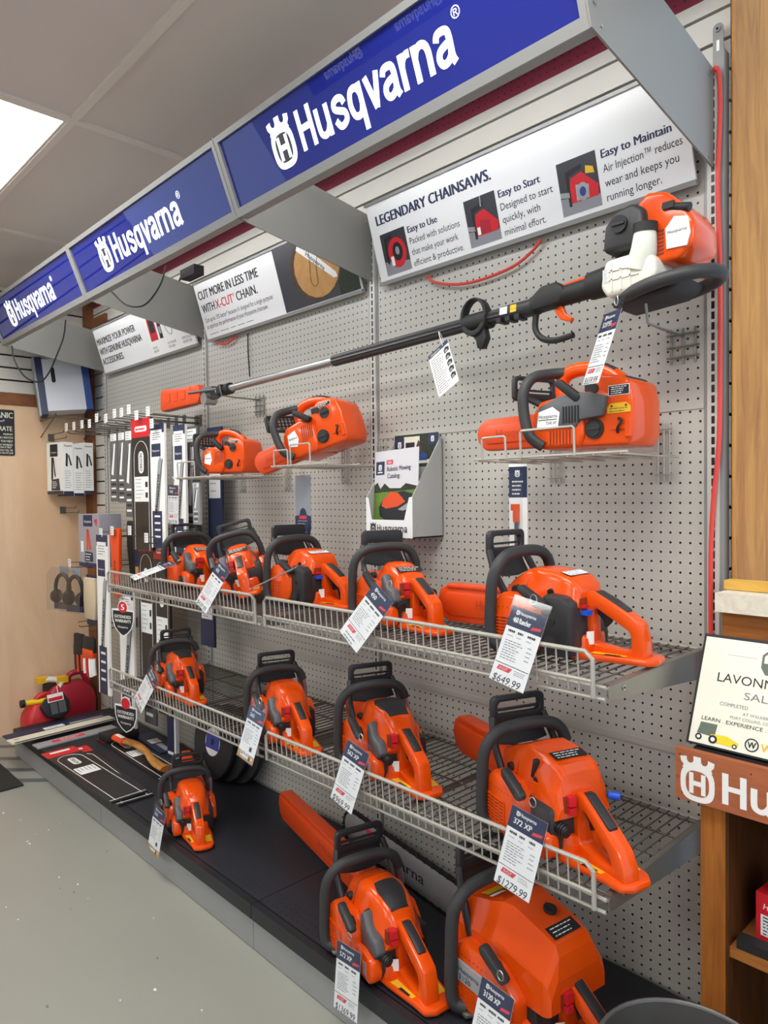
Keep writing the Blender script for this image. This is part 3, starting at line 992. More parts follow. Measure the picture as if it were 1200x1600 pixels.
def chainsaw(label, loc, rz, s=1.0, style='round', bar=16, cover=True, insert=None, plate='orange', block='orange', sticker=True, metal_handle=False,
             handle_lean=0.0, rot=None, group='rear handled saws on display', switch='red', guard='slot', vents=True, wrap=False, bar_bare=False):
    t = thing('chainsaw', label, 'chainsaw', loc, rz, group)
    if rot:
        t.rotation_euler = rot
    t.scale = (s, s, s)
    bigk = style == 'big'
    # crankcase -------------------------------------------------
    q = B()
    q.prism([(-4.4, 1.0), (-3.6, 0.35), (4.0, 0.3), (4.4, 1.4), (4.2, 4.6), (-4.0, 4.9)], 'y', -3.3, 3.1, 'dark', 0.4)
    for yy in (-2, 2):
        q.cyl((-3.2, yy, -0.02), (-3.2, yy, 0.5), 0.45, 'black', n=10)
        q.cyl((3.2, yy, -0.02), (3.2, yy, 0.5), 0.45, 'black', n=10)
    q.build('crankcase', t)
    # top cover ---------------------------------------------------
    S = COVERS[style]
    q = B()
    ext = []
    for a, b in zip(S, S[1:]):
        ext += [a, tuple((p + c) / 2 for p, c in zip(a, b))]
    ext.append(S[-1])
    q.loft([(ridge if bigk else trap)(*c[:5], r=c[5]) for c in ext], 'orange')
    o = q.build('top_cover', t, sharp={'big': 9, 'boxy': 17}.get(style, 30))
    # seam, creases and screw of the cover
    q = B()
    xs = -1.2 if not bigk else -0.9
    hh = top_h(style, xs)
    q.tube([(p[0], p[1] * 1.004, p[2] + 0.01) for p in trap(xs, *[next(c for c in reversed(S) if c[0] <= xs)[i] for i in (1, 2)], 4.4, hh, r=0.8)][1:-1], 0.035, 'orange_dark', n=4)
    q.cyl((-2.2 if not bigk else -3.4, -2.35, 6.0), (-2.2 if not bigk else -3.4, -2.9, 5.95), 0.42, 'black', n=14)
    q.cyl((1.6, -2.3, 6.1), (1.6, -2.78, 6.0), 0.34, 'black', n=14)
    q.build('cover_screw', t)
    if insert:
        q = B()
        a, b2, hw = insert
        rows = []
        m = 9
        for i in range(m):
            x = a + (b2 - a) * i / (m - 1)
            kk = min(1, 0.72 + 0.28 * math.sin(math.pi * min(1, (i + 0.7) / (m - 1)))) 
            zt = top_h(style, x)
            w_ = hw * kk
            rows.append([(x, -w_, zt - 0.35), (x, -w_ * 0.93, zt + 0.04), (x, -w_ * 0.5, zt + 0.14), (x, 0, zt + 0.17), (x, w_ * 0.5, zt + 0.14), (x, w_ * 0.93, zt + 0.04), (x, w_, zt - 0.35)])
        q.loft(rows, 'dark')
        q.build('cover_insert', t, sharp=50)
    if style in ('boxy', 'big'):
        q = B()
        xf = -3.4
        zf = top_h(style, xf) + 0.14
        zg_ = top_h(style, xf + 0.9) + 0.14
        q.quad((xf, -1.9, zf), (xf + 0.9, -1.9, zg_), (xf + 0.9, 0.1, zg_), (xf, 0.1, zf), 'yellow')
        q.quad((xf + 1.05, -2.0, zg_), (xf + 1.5, -2.0, zg_ + 0.14), (xf + 1.5, -0.4, zg_ + 0.14), (xf + 1.05, -0.4, zg_), 'paper')
        q.build('top_stickers', t)
        q = B()
        if bigk:
            q.cyl((2.3, 0.4, 9.6), (2.35, 0.4, 9.95), 0.55, 'black', n=16)
            q.box(1.9, 2.75, 0.3, 0.5, 9.85, 10.15, 'black', 0.06)
        else:
            q.prism([(0.9, 6.2), (1.2, 6.1), (1.7, 7.7), (1.3, 7.9)], 'y', -2.85, -2.3, 'black', 0.1)
        q.build('cover_latch', t)
        q = B(); q.cyl((4.6, 2.6, 5.0), (5.3, 3.2, 5.0), 0.34, 'blue_knob', n=12); q.build('choke_knob', t)
    # starter housing on the near side -----------------------------
    q = B()
    if bigk:
        prof = [(-4.9, 1.2), (-4.2, 0.5), (1.2, 0.5), (3.2, 1.2), (3.3, 4.4), (1.2, 6.2), (-3.2, 6.2), (-4.8, 5.0)]
    else:
        prof = [(-4.4, 1.3), (-3.6, 0.5), (0.6, 0.5), (1.5, 1.5), (1.6, 4.2), (0.2, 5.6), (-2.6, 5.9), (-4.1, 4.6)]
    q.prism(prof, 'y', -4.55, -2.6, 'orange', 0.4)
    st = q.build('starter_cover', t)
    q = B()
    n_ = 8
    x0, x1 = (-3.5, -0.6)
    z0, z1 = (1.2, 3.6) if not bigk else (1.0, 2.6)
    if plate == 'label':
        q.build if False else None
    q.box(x0, x1, -4.58, -4.4, z0, z1, 'orange_dark')
    i = 0
    while i <= n_:
        zz = z0 + (z1 - z0) * i / n_
        q.box(x0, x1, -4.66, -4.5, zz - 0.07, zz + 0.07, 'orange'); i += 1
    for k in range(5):
        xx = x0 + (x1 - x0) * k / 4
        q.box(xx - 0.06, xx + 0.06, -4.66, -4.5, z0, z1, 'orange')
    # upper slots along the shoulder
    for k in range(7):
        xx = -3.0 + k * 0.48
        zt = 4.95 if not bigk else 5.6
        q.add([(xx, -4.58, zt - 0.5), (xx + 0.16, -4.58, zt - 0.5), (xx + 0.34, -4.3, zt + 0.3), (xx + 0.18, -4.3, zt + 0.3)], [(0, 1, 2, 3)], 'orange_dark')
    q.build('cooling_vents', st)
    if bigk:
        q = B()
        q.box(-3.9, -0.2, -4.72, -4.5, 2.9, 4.6, 'light_grey', 0.06)
        q.logo(-3.7, 3.75, 0.5, 0.65, (0, -4.73, 0), X_, Z_, 'navy')
        q.text('Husqvarna', -3.1, 3.78, 0.42, (0, -4.73, 0), X_, Z_, 'navy', w=2.4)
        q.text('3120', -3.1, 3.12, 0.42, (0, -4.73, 0), X_, Z_, 'navy', w=1.4)
        q.build('name_plate', st)
        q = B()
        q.box(1.2, 3.0, -4.68, -4.4, 1.8, 3.9, 'orange_dark')
        for k in range(10):
            q.box(1.15, 3.05, -4.72, -4.5, 1.8 + k * 0.22, 1.9 + k * 0.22, 'orange')
        q.build('rear_vents', st)
        q = B()
        q.quad((-1.6, -3.05, 6.5), (0.3, -3.05, 6.5), (0.3, -2.62, 8.6), (-1.6, -2.62, 8.6), 'yellow')
        q.quad((-1.5, -3.07, 6.5), (0.2, -3.07, 6.5), (0.2, -2.94, 7.1), (-1.5, -2.94, 7.1), 'white')
        for k, xx in enumerate((-1.3, -0.75, -0.2)):
            q.quad((xx, -2.93, 7.3), (xx + 0.35, -2.93, 7.3), (xx + 0.3, -2.78, 8.0), (xx + 0.05, -2.78, 8.0), 'ink')
        q.build('warning_label', t)
    # rear block on the near side --------------------------------------
    q = B()
    if style in ('boxy', 'big') and block != 'dark':
        q.prism([(0.8, 0.5), (4.2, 0.4), (4.6, 1.2), (4.4, 2.6), (2.6, 3.0), (0.9, 2.8)], 'y', -3.9, -2.4, 'orange', 0.4)
        q.build('tank', t)
        q = B()
        q.cyl((2.2, -3.8, 1.6), (2.2, -4.15, 1.6), 0.95, 'black', n=20)
        q.cyl((2.2, -4.15, 1.6), (2.2, -4.22, 1.6), 0.6, 'dark', n=20)
        q.build('fuel_cap', t)
    elif block == 'dark':
        q.prism([(1.3, 0.5), (4.2, 0.4), (4.5, 1.6), (4.3, 5.3), (3.4, 5.9), (1.6, 6.0), (1.2, 4.0)], 'y', -4.1, -2.4, 'dark', 0.3)
        q.cyl((2.4, -4.05, 1.7), (2.4, -4.3, 1.7), 0.85, 'black', n=20)
        q.cyl((2.4, -4.3, 1.7), (2.4, -4.36, 1.7), 0.62, 'dark', n=20)
        q.cyl((2.6, -4.05, 3.6), (2.6, -4.2, 3.6), 0.26, 'black', n=12)
        q.build('side_cover', t)
    else:
        q.prism([(0.8, 0.5), (4.2, 0.4), (4.6, 1.2), (4.4, 2.9), (2.6, 3.3), (0.9, 3.1)], 'y', -3.9, -2.4, 'orange', 0.4)
        sc_ = q.build('tank', t)
        q = B()
        q.cyl((1.7, -3.8, 1.6), (1.7, -4.15, 1.6), 0.85, 'black', n=20)
        q.cyl((1.7, -4.15, 1.6), (1.7, -4.22, 1.6), 0.55, 'dark', n=20)
        q.box(1.2, 2.2, -4.3, -4.15, 1.52, 1.68, 'dark')
        q.build('fuel_cap', t)
        q = B(); q.box(3.1, 3.7, -3.95, -3.85, 1.2, 2.4, 'light_grey', 0.03); q.build('level_window', t)
        q = B()
        q.prism([(1.4, 3.3), (4.3, 3.0), (4.9, 3.6), (4.3, 4.8), (2.8, 5.2), (2.0, 6.6), (1.3, 6.0)], 'y', -3.35, -2.2, 'grey', 0.25)
        q.build('rear_bracket', t)
    # rear handle loop with foot plate -----------------------------------------
    q = B()
    if style in ('boxy', 'big'):
        outer = [(3.8, 0.2), (7.4, 0.15), (9.6, 0.2), (10.2, 0.7), (10.1, 1.7), (9.5, 2.9), (8.2, 3.9), (6.6, 5.0), (5.2, 5.9), (4.2, 5.9), (3.7, 4.6), (3.6, 2.4)]
        inner = [(4.9, 1.6), (6.6, 1.3), (8.2, 1.3), (8.7, 1.5), (8.6, 1.9), (8.2, 2.5), (7.4, 3.1), (6.4, 3.9), (5.6, 4.5), (5.2, 4.5), (4.9, 4.0), (4.8, 2.8)]
    else:
        outer = [(3.6, 0.2), (7.4, 0.15), (9.4, 0.2), (9.8, 0.6), (9.7, 2.2), (9.3, 3.7), (8.3, 4.4), (6.6, 5.3), (5.0, 6.1), (4.2, 6.2), (3.7, 5.2), (3.5, 2.6)]
        inner = [(4.7, 1.5), (6.6, 1.25), (7.9, 1.2), (8.4, 1.4), (8.4, 2.3), (8.2, 2.9), (7.5, 3.3), (6.3, 4.0), (5.2, 4.6), (4.9, 4.6), (4.65, 4.2), (4.6, 2.8)]
    q.ring(outer, inner, 'y', -0.85, 0.75, 'orange', 0.3)
    q.prism([(2.4, -2.7), (5.0, -2.3), (8.6, -1.5), (10.2, -1.3), (10.7, -0.2), (10.5, 1.6), (9.6, 2.2), (6.0, 2.5), (2.4, 2.6)], 'z', 0.12, 0.8, 'orange', 0.28)
    q.prism([(2.4, -2.6), (4.6, -2.3), (4.9, -0.9), (4.9, 0.9), (4.6, 2.3), (2.4, 2.5)], 'z', 0.2, 2.3, 'orange', 0.35, shrink1=0.12)
    q.prism([(3.4, -0.95), (4.9, -0.85), (4.9, 0.75), (3.4, 0.85)], 'z', 1.5, 5.6, 'orange', 0.3, shrink1=0.1)
    rh = q.build('rear_handle', t)
    q = B()
    g = [(4.6, 6.1), (5.2, 6.25), (6.8, 5.5), (8.0, 4.75), (8.0, 4.3), (6.6, 5.0), (5.0, 5.8)] if style not in ('boxy', 'big') else [(4.9, 5.9), (5.5, 5.95), (7.0, 5.0), (8.2, 4.2), (8.1, 3.8), (6.6, 4.7), (5.2, 5.6)]
    q.prism(g, 'y', -0.5, 0.45, 'dark', 0.12)
    q.build('throttle_lock', rh)
    q = B()
    q.prism([(5.0, 4.9), (6.4, 4.1), (6.2, 3.4), (5.7, 2.9), (5.5, 3.6), (5.0, 4.1)], 'y', -0.35, 0.3, 'black', 0.1)
    q.build('throttle_trigger', rh)
    q = B()
    q.quad((5.2, -2.05, 0.83), (8.2, -1.45, 0.83), (8.2, -0.95, 0.83), (5.2, -1.2, 0.83), 'yellow')
    q.quad((4.95, -0.9, 1.4), (4.95, -0.9, 2.6), (4.6, -1.6, 2.6), (4.6, -1.6, 1.4), 'white') if style != 'boxy' else None
    q.quad((6.4, -1.85, 0.85), (7.8, -1.55, 0.85), (7.8, -1.3, 0.85), (6.4, -1.5, 0.85), 'ink')
    q.quad((6.6, 1.0, 0.83), (9.0, 0.95, 0.83), (9.0, 1.9, 0.83), (6.6, 2.1, 0.83), 'yellow')
    q.build('warning_label', rh)
    # controls at the back ----------------------------------------------------------
    q = B()
    xr = S[-1][0]
    q.box(xr - 0.5, xr + 0.06, -2.1, -0.9, 4.3, 5.6, 'orange_dark', 0.1)
    if switch == 'red':
        q.box(xr - 0.3, xr + 0.42, -1.85, -1.15, 4.9, 5.7, 'red', 0.12)
        q.box(xr - 0.3, xr + 0.5, -1.8, -1.2, 4.2, 4.75, 'red', 0.12)
    else:
        q.box(xr - 0.3, xr + 0.42, -2.0, -1.2, 4.75, 5.0, 'red', 0.05)
        q.box(xr - 0.3, xr + 0.7, -1.95, -1.05, 4.1, 4.55, 'blue_knob', 0.12)
    q.build('choke_switch', t)
    if style not in ('ranch',) and not bigk:
        q = B()
        q.tube([(xr - 0.9, -2.5, 3.2), (xr + 0.6, -2.2, 2.9)], 0.45, 'black', n=12)
        for k in range(6):
            xx = xr - 0.9 + k * 0.25
            q.cyl((xx, -2.5 + k * 0.05, 3.2 - k * 0.05), (xx + 0.1, -2.48 + k * 0.05, 3.18 - k * 0.05), 0.55, 'dark', n=12)
        q.build('vibration_spring', t)
    # starter grip ---------------------------------------------------------------
    q = B()
    zg = 5.75 if not bigk else 6.4
    xg = 0.75 if not bigk else 0.9
    gm = Matrix.Translation((xg, -4.5, zg)) @ Matrix.Rotation(R(30), 4, 'Y')
    q.M = gm
    q.prism([(-1.55, -0.18), (-1.2, -0.42), (1.2, -0.42), (1.6, -0.25), (1.6, 0.3), (1.2, 0.42), (-1.3, 0.4), (-1.6, 0.2)], 'y', -0.45, 0.4, 'dark', 0.16)
    q.M = Matrix.Identity(4)
    q.cyl((xg, -4.2, zg - 0.2), (xg, -3.9, zg - 1.0), 0.45, 'black', n=12)
    q.build('starter_grip', t)
    # front handle -------------------------------------------------------------------
    h = 9.5 if not bigk else 10.9
    yl = -5.0 if not bigk else -5.2
    fx = -2.6 + handle_lean
    q = B()
    path = [(-2.6, yl + 0.8, 0.75), (-3.3, yl + 0.1, 1.0), (-3.6, yl, 2.2), (-3.55, yl, 4.5), (-3.35, yl + 0.02, h - 2.7), (-3.1, yl + 0.45, h - 1.3), (-2.9, yl + 1.5, h - 0.35), (-2.7, -1.8, h), (-2.55, 0.5, h + 0.05), (-2.4, 2.0, h - 0.2), (-2.35, 3.0, h - 0.9), (-2.3, 3.5, h - 2.0)]
    q.tube(path, 0.56, 'rubber', n=12, sm=5)
    fh = q.build('front_handle', t, sharp=60)
    q = B()
    q.tube([(-2.3, 3.48, h - 1.9), (-2.3, 3.75, h - 3.3), (-2.3, 3.7, 4.0), (-1.8, 3.3, 3.0)], 0.36 if metal_handle else 0.5, 'silver' if metal_handle else 'rubber', n=10, sm=4)
    q.build('handle_end', fh)
    q = B(); q.prism([(-3.4, yl + 0.3), (-2.0, yl + 0.2), (-1.2, -3.4), (-2.8, -3.3)], 'z', 0.35, 0.7, 'steel' if metal_handle else 'dark', 0.08); q.build('handle_bracket', fh)
    # hand guard -----------------------------------------------------------------------
    q = B()
    gt = h + 2.0
    gx = -5.0
    hw = 3.0
    out = rrect(0, gt - 1.3, 2 * hw, 2.6, 0.6)
    inn = rrect(0, gt - 1.15, 2 * hw - 1.3, 1.15, 0.4)
    if guard == 'solid':
        inn = rrect(0, gt - 1.9, 2 * hw - 1.6, 0.5, 0.2)
    q.M = Matrix.Translation((gx, 0.2, 0)) @ Matrix.Rotation(R(-4), 4, 'Y') 
    q.M = Matrix.Translation((gx - 0.5, 0.2, 0))
    q.ring(out, inn, 'x', -0.32, 0.32, 'dark', 0.14)
    if guard == 'slot':
        q.box(-0.16, 0.16, -hw + 0.4, hw - 0.4, gt - 1.45, gt - 1.25, 'dark')
    q.M = Matrix.Identity(4)
    # flared skirt from the paddle down to the pivots
    rows = []
    for k in range(7):
        u = k / 6
        z = gt - 2.3 + (5.2 - gt + 2.3) * u
        x = gx - 0.5 + 2.2 * u * u
        wv = hw - 0.5 + 0.9 * u
        rows.append([(x - 0.22, 0.2 - wv, z), (x + 0.22, 0.2 - wv, z), (x + 0.3, 0.2 - wv * 0.35, z - 0.1 - 0.5 * u), (x + 0.3, 0.2 + wv * 0.35, z - 0.1 - 0.5 * u), (x + 0.22, 0.2 + wv, z), (x - 0.22, 0.2 + wv, z), (x - 0.14, 0.2 + wv * 0.35, z - 0.1 - 0.5 * u), (x - 0.14, 0.2 - wv * 0.35, z - 0.1 - 0.5 * u)])
    q.loft(rows[:4], 'dark')
    for sgn in (-1, 1):
        q.tube([(gx - 0.4, 0.2 + sgn * (hw - 0.1), gt - 2.0), (gx + 0.6, 0.2 + sgn * (hw + 0.3), gt - 4.0), (-3.2, 0.2 + sgn * (hw + 0.35), 5.6), (-2.7, 0.2 + sgn * (hw + 0.2), 4.4)], 0.36, 'dark', n=8, sm=4)
    q.cyl((-2.9, -3.6, 4.9), (-2.9, -3.0, 4.9), 0.5, 'black', n=14)
    q.build('hand_guard', t)
    # clutch cover, bar and scabbard --------------------------------------------------
    q = B()
    q.prism([(-4.8, 1.4), (-4.0, 0.7), (0.8, 0.6), (2.0, 1.6), (1.6, 3.6), (0.2, 5.0), (-4.4, 4.6)], 'y', 2.9, 4.1, 'orange', 0.35)
    q.cyl((-2.6, 4.0, 2.6), (-2.6, 4.25, 2.6), 0.35, 'silver', n=6)
    q.cyl((-1.2, 4.0, 2.6), (-1.2, 4.25, 2.6), 0.35, 'silver', n=6)
    q.build('clutch_cover', t)
    if bar:
        L_ = bar
        if bar_bare:
            q = B()
            pts = [(-4.2, 1.2)] + [(-4.2 - L_ + 2.4 - 2.2 * math.sin(R(a)), 3.0 - 2.0 * math.cos(R(a))) for a in range(0, 181, 20)] + [(-4.2, 4.8)]
            q.prism(pts, 'y', 2.35, 2.6, 'blade_grey', 0.05)
            q.text('Husqvarna', -4.2 - L_ * 0.8, 2.35, 1.15, (0, 2.33, 0), X_, Z_, 'ink', w=L_ * 0.36, bold=0.012)
            q.poly([(-4.2 - L_ + 5.0, 4.3), (-4.2 - L_ + 7.2, 4.3), (-4.2 - L_ + 8.6, 1.7), (-4.2 - L_ + 6.2, 1.7)], (0, 2.33, 0), X_, Z_, 'tag_red')
            gb = q.build('guide_bar', t)
            q = B()
            loop = [(-4.2, 1.05)] + [(-4.2 - L_ + 2.4 - 2.4 * math.sin(R(a)), 3.0 - 2.15 * math.cos(R(a))) for a in range(0, 181, 15)] + [(-4.2, 4.95)]
            dens = []
            for a, b2 in zip(loop, loop[1:]):
                n2 = max(1, int(math.dist(a, b2) / 0.42))
                dens += [(a[0] + (b2[0] - a[0]) * i / n2, a[1] + (b2[1] - a[1]) * i / n2) for i in range(n2)]
            for i, (a, c) in enumerate(dens):
                hgt = 0.2 if i % 3 else 0.3
                q.box(a - 0.17, a + 0.17, 2.28, 2.66, c - hgt / 2 - 0.08, c + hgt / 2 + 0.08, 'black')
            q.build('saw_chain', gb)
        else:
            q = B()
            x1_, x0_ = -4.7, -4.7 - L_
            prof = [(x1_, 1.0), (x0_ + 1.8, 0.8), (x0_ + 0.5, 1.5), (x0_, 3.0), (x0_ + 0.4, 4.5), (x0_ + 1.6, 5.1), (x1_, 5.2)]
            q.prism(prof, 'y', 1.75, 3.15, 'orange_dull', 0.32, 2)
            q.prism([(x1_ - 0.6, 1.7), (x0_ + 2.0, 1.6), (x0_ + 1.2, 2.2), (x0_ + 1.0, 3.2), (x0_ + 1.6, 4.2), (x1_ - 0.6, 4.4)], 'y', 1.62, 1.9, 'orange_dull', 0.12)
            q.prism([(x1_, 4.75), (x0_ + 1.5, 4.7), (x0_ + 1.7, 5.15), (x1_, 5.25)], 'y', 1.55, 3.3, 'orange_dull', 0.12)
            sb = q.build('bar_scabbard', t)
            if L_ > 10:
                q = B()
                q.text('Husqvarna', x1_ - L_ * 0.5, 2.6, 1.0, (0, 1.6, 0), X_, Z_, 'orange_lettering', w=L_ * 0.42)
                q.build('embossed_lettering', sb)
    if sticker:
        q = B()
        xe = 4.6 if bigk else 3.1
        za, zb = top_h(style, xe - 1.4), top_h(style, xe)
        U2 = V((0, 1, 0)); W2 = V((-1.4, 0, za - zb)).normalized()
        o2 = V((xe, 0.0, zb + (0.06 if bigk else 0.1)))
        hwid = 1.5 if bigk else 1.7
        q.rect(-hwid, 0, hwid, 1.15, o2, U2, W2, 'ink', 0.02)
        q.rect(-hwid + 0.08, 0.08, hwid - 0.08, 1.07, o2, U2, W2, 'white' if style in ('ranch',) else 'ink', 0.03)
        q.lines(-hwid + 0.3, hwid - 0.2, 0.25, 0.9, 3, o2, U2, W2, 'ink' if style == 'ranch' else 'white', 0.09, 0.04)
        q.ring([(-hwid, 0), (hwid, 0), (hwid, 1.15), (-hwid, 1.15)], [(-hwid + .1, .1), (hwid - .1, .1), (hwid - .1, 1.05), (-hwid + .1, 1.05)], 'z', 0, 0.01, 'white') if False else None
        q.build('dealer_sticker', t)
    return t


SWZ = SZ[0] + 0.2
SWL = SZ[1] + 0.2
# upper shelf, from the far end to the viewer
chainsaw('small orange chainsaw at the far left end of the upper wire shelf', (-80.6, -10.2, SWZ), -6, 0.93, 'round', 8, handle_lean=0)
chainsaw('orange chainsaw leaning over to the right, second from the far end on the upper shelf', (-64.6, -10.4, SWZ + 0.9), -30, 0.92, 'round', 8, rot=(R(14), R(0), R(-33)))
chainsaw('orange chainsaw with a dark grey side cover and blue button, middle of the upper shelf', (-51.2, -9.0, SWZ), -2, 0.96, 'ranch', 4, block='dark', switch='blue', guard='solid')
chainsaw('orange chainsaw with a red switch in front of the catalog box on the upper shelf', (-30.5, -11.4, SWZ), -18, 0.94, 'round', 12, guard='solid')
chainsaw('large orange chainsaw with dark grey side cover at the near end of the upper shelf', (-9.4, -11.8, SWZ), 1, 1.0, 'ranch', 11.5, block='dark', switch='blue')
# lower shelf
chainsaw('small orange chainsaw with dark top insert, far end of the lower wire shelf', (-78.0, -14.8, SWL), -14, 0.86, 'pro', 14, insert=(-1.6, 3.0, 1.7), metal_handle=True, sticker=False)
chainsaw('orange chainsaw with a plain rounded top cover on the lower shelf, middle bay', (-49.0, -14.8, SWL), -18, 0.9, 'pro', 12, metal_handle=True, sticker=False)
chainsaw('orange chainsaw with dark top insert behind the 969.99 tag on the lower shelf', (-31.0, -13.2, SWL), -19, 0.98, 'pro', 14, insert=(-1.0, 3.2, 1.8), metal_handle=True, sticker=False)
chainsaw('orange chainsaw with boxy cover and black sticker, near end of the lower shelf', (-8.2, -14.0, SWL), -20, 1.04, 'boxy', 16.5, metal_handle=True)
# base deck
chainsaw('small orange chainsaw on the black deck beside the axe handle', (-71.3, -17.0, 5.98), -20, 0.86, 'pro', 22, metal_handle=True, sticker=False)
chainsaw('orange chainsaw with dark top insert on the deck, long orange scabbard pointing away', (-28.0, -17.3, 5.98), -14, 1.05, 'pro', 30, insert=(0.4, 3.8, 1.5), metal_handle=True, sticker=False)
chainsaw('biggest orange chainsaw on the deck, bare grey guide bar behind it', (-11.6, -13.3, 5.98), -9, 1.17, 'big', 29, bar_bare=True, metal_handle=True)

# ================================================================ top handled saws on wall baskets
def top_saw(label, loc, rot, s, old, bar, number=None):
    t = thing('top_handle_chainsaw', label, 'chainsaw', loc, 0, 'top handled saws on wall baskets')
    t.rotation_euler = [R(a) for a in rot]
    t.scale = (s, s, s)
    q = B()
    q.prism([(-0.5, 0.5), (5.2, 0.4), (5.7, 1.4), (5.7, 4.6), (5.3, 6.4), (4.2, 6.9), (2.0, 7.2), (0.9, 6.4), (0.2, 5.4), (-0.6, 5.2)], 'y', -2.9, 2.7, 'orange', 0.95, 3)
    q.build('engine_cover', t, sharp=50)
    q = B()
    q.prism([(-4.7, 1.2), (-3.8, 0.4), (0.4, 0.4), (1.0, 1.6), (0.8, 4.4), (-1.0, 5.6), (-4.0, 5.2), (-4.8, 4.0)], 'y', -3.4, 2.8, 'orange', 0.5, 3)
    st = q.build('starter_cover', t, sharp=50)
    q = B()
    if old:
        for k in range(6):
            q.add([(-1.4 + k * 0.36, -3.43, 2.0 + k * 0.12), (-1.25 + k * 0.36, -3.43, 2.0 + k * 0.12), (-0.9 + k * 0.36, -3.43, 4.6), (-1.1 + k * 0.36, -3.43, 4.6)], [(0, 1, 2, 3)], 'orange_dark')
    else:
        q.box(-2.8, 0.2, -3.44, -3.3, 0.8, 2.2, 'orange_dark')
        for k in range(9):
            q.box(-2.8 + k * 0.36, -2.66 + k * 0.36, -3.5, -3.4, 0.8, 2.2, 'orange')
    q.build('cooling_vents', st)
    if not old:
        q = B()
        q.prism([(-4.3, 2.5), (0.2, 2.3), (0.7, 3.0), (3.0, 3.2), (3.4, 5.0), (1.4, 5.6), (-1.6, 5.5), (-3.9, 4.6)], 'y', -3.62, -2.8, 'grey', 0.18)
        q.build('grey_cover', t)
        q = B()
        for k in range(6):
            q.box(-1.1 + k * 0.32, -0.92 + k * 0.32, -3.66, -3.5, 2.8, 4.4, 'slot_black')
        q.build('slots', st)
    q = B()
    if old:
        q.poly([(-3.9, 2.4), (-2.4, 2.0), (-1.9, 3.0), (-2.3, 4.4), (-3.7, 4.0)], (0, -3.46, 0), X_, Z_, 'paper')
        q.text('Husqvarna', -3.6, 3.2, 0.3, (0, -3.48, 0), X_, Z_, 'ink', w=1.5)
    else:
        q.poly([(-4.0, 2.6), (-1.6, 2.5), (-1.4, 3.9), (-2.2, 4.5), (-3.8, 4.1)], (0, -3.66, 0), X_, Z_, 'paper')
        q.text('Husqvarna', -3.75, 3.45, 0.36, (0, -3.68, 0), X_, Z_, 'ink', w=2.1)
        q.rect(-3.8, 3.25, -1.7, 3.32, (0, -3.68, 0), X_, Z_, 'ink')
        q.text('T540 XP', -2.95, 2.8, 0.3, (0, -3.68, 0), X_, Z_, 'ink', w=1.2)
    q.build('name_label', t)
    q = B()
    q.cyl((1.9, -2.8, 2.1), (1.9, -3.1, 2.1), 0.95, 'black', n=20)
    q.cyl((1.9, -3.1, 2.1), (1.9, -3.18, 2.1), 0.7, 'dark', n=20)
    q.box(1.25, 2.55, -3.3, -3.15, 2.0, 2.2, 'dark')
    q.build('fuel_cap', t)
    if old:
        q = B()
        q.cyl((3.0, -2.6, 5.2), (3.0, -2.95, 5.2), 1.15, 'orange', n=24)
        q.cyl((3.0, -2.9, 5.2), (3.0, -3.05, 5.2), 0.8, 'dark', n=20)
        q.box(2.4, 3.6, -3.2, -3.0, 5.1, 5.3, 'black')
        q.build('filter_knob', t)
    q = B()
    q.cyl((1.9, -2.85, 5.9), (1.9, -3.05, 5.9), 0.42, 'black', n=14)
    q.box(0.9, 1.7, -2.98, -2.8, 5.7, 6.4, 'black', 0.08)
    q.build('cover_screw', t)
    q = B()
    q.prism([(2.4, 7.0), (4.6, 6.9), (5.3, 6.2), (5.6, 5.0), (5.2, 5.0), (4.4, 6.2), (2.4, 6.5)], 'y', -2.0, 1.9, 'dark' if not old else 'orange', 0.25)
    q.build('rear_cap', t)
    q = B()
    q.tube([(3.2, 0, 6.7), (1.6, 0, 7.8), (-0.6, 0, 8.4), (-2.6, 0, 8.2), (-3.4, 0, 7.2), (-3.3, 0, 5.2)], 0.72, 'orange', n=12, sm=5)
    q.tube([(2.4, 0, 7.5), (1.2, 0, 8.15), (-0.2, 0, 8.5)], 0.62, 'dark', n=12, sm=4)
    h = q.build('top_handle', t, sharp=60)
    q = B(); q.prism([(1.3, 7.0), (0.4, 7.2), (0.1, 6.4), (0.6, 6.0), (0.8, 6.6)], 'y', -0.3, 0.3, 'black', 0.1); q.build('throttle_trigger', h)
    q = B()
    q.tube([(-2.4, 0.2, 8.2), (-3.8, -1.0, 8.2), (-4.9, -3.0, 7.7), (-5.3, -4.0, 6.2), (-5.2, -4.1, 4.0), (-4.6, -4.0, 1.8), (-3.4, -3.5, 0.7)], 0.55, 'rubber', n=12, sm=5)
    q.build('front_handle', t, sharp=60)
    q = B()
    q.M = Matrix.Translation((-6.6, -0.3, 0)) @ Matrix.Rotation(R(-18), 4, 'Z')
    if old:
        q.ring(rrect(0, 7.1, 5.4, 2.6, 0.5), rrect(0, 7.1, 4.6, 1.8, 0.3), 'x', -0.28, 0.28, 'dark', 0.12)
        q.box(-0.06, 0.06, -2.3, 2.3, 6.2, 8.0, 'guard_mesh')
    else:
        q.ring(rrect(0, 7.0, 5.4, 2.6, 0.5), rrect(0, 7.2, 4.5, 1.3, 0.3), 'x', -0.3, 0.3, 'dark', 0.12)
        q.box(-0.2, 0.2, -2.3, 2.3, 6.75, 6.95, 'dark')
    q.M = Matrix.Identity(4)
    for sy in (-2.6, 2.2):
        q.tube([(-6.3, sy, 6.0), (-5.0, sy * 1.05, 5.4), (-3.4, sy * 1.1, 4.6)], 0.34, 'dark', n=8, sm=4)
    q.build('hand_guard', t)
    q = B()
    q.M = Matrix.Translation((-0.6, -3.3, 6.0)) @ Matrix.Rotation(R(38), 4, 'Y')
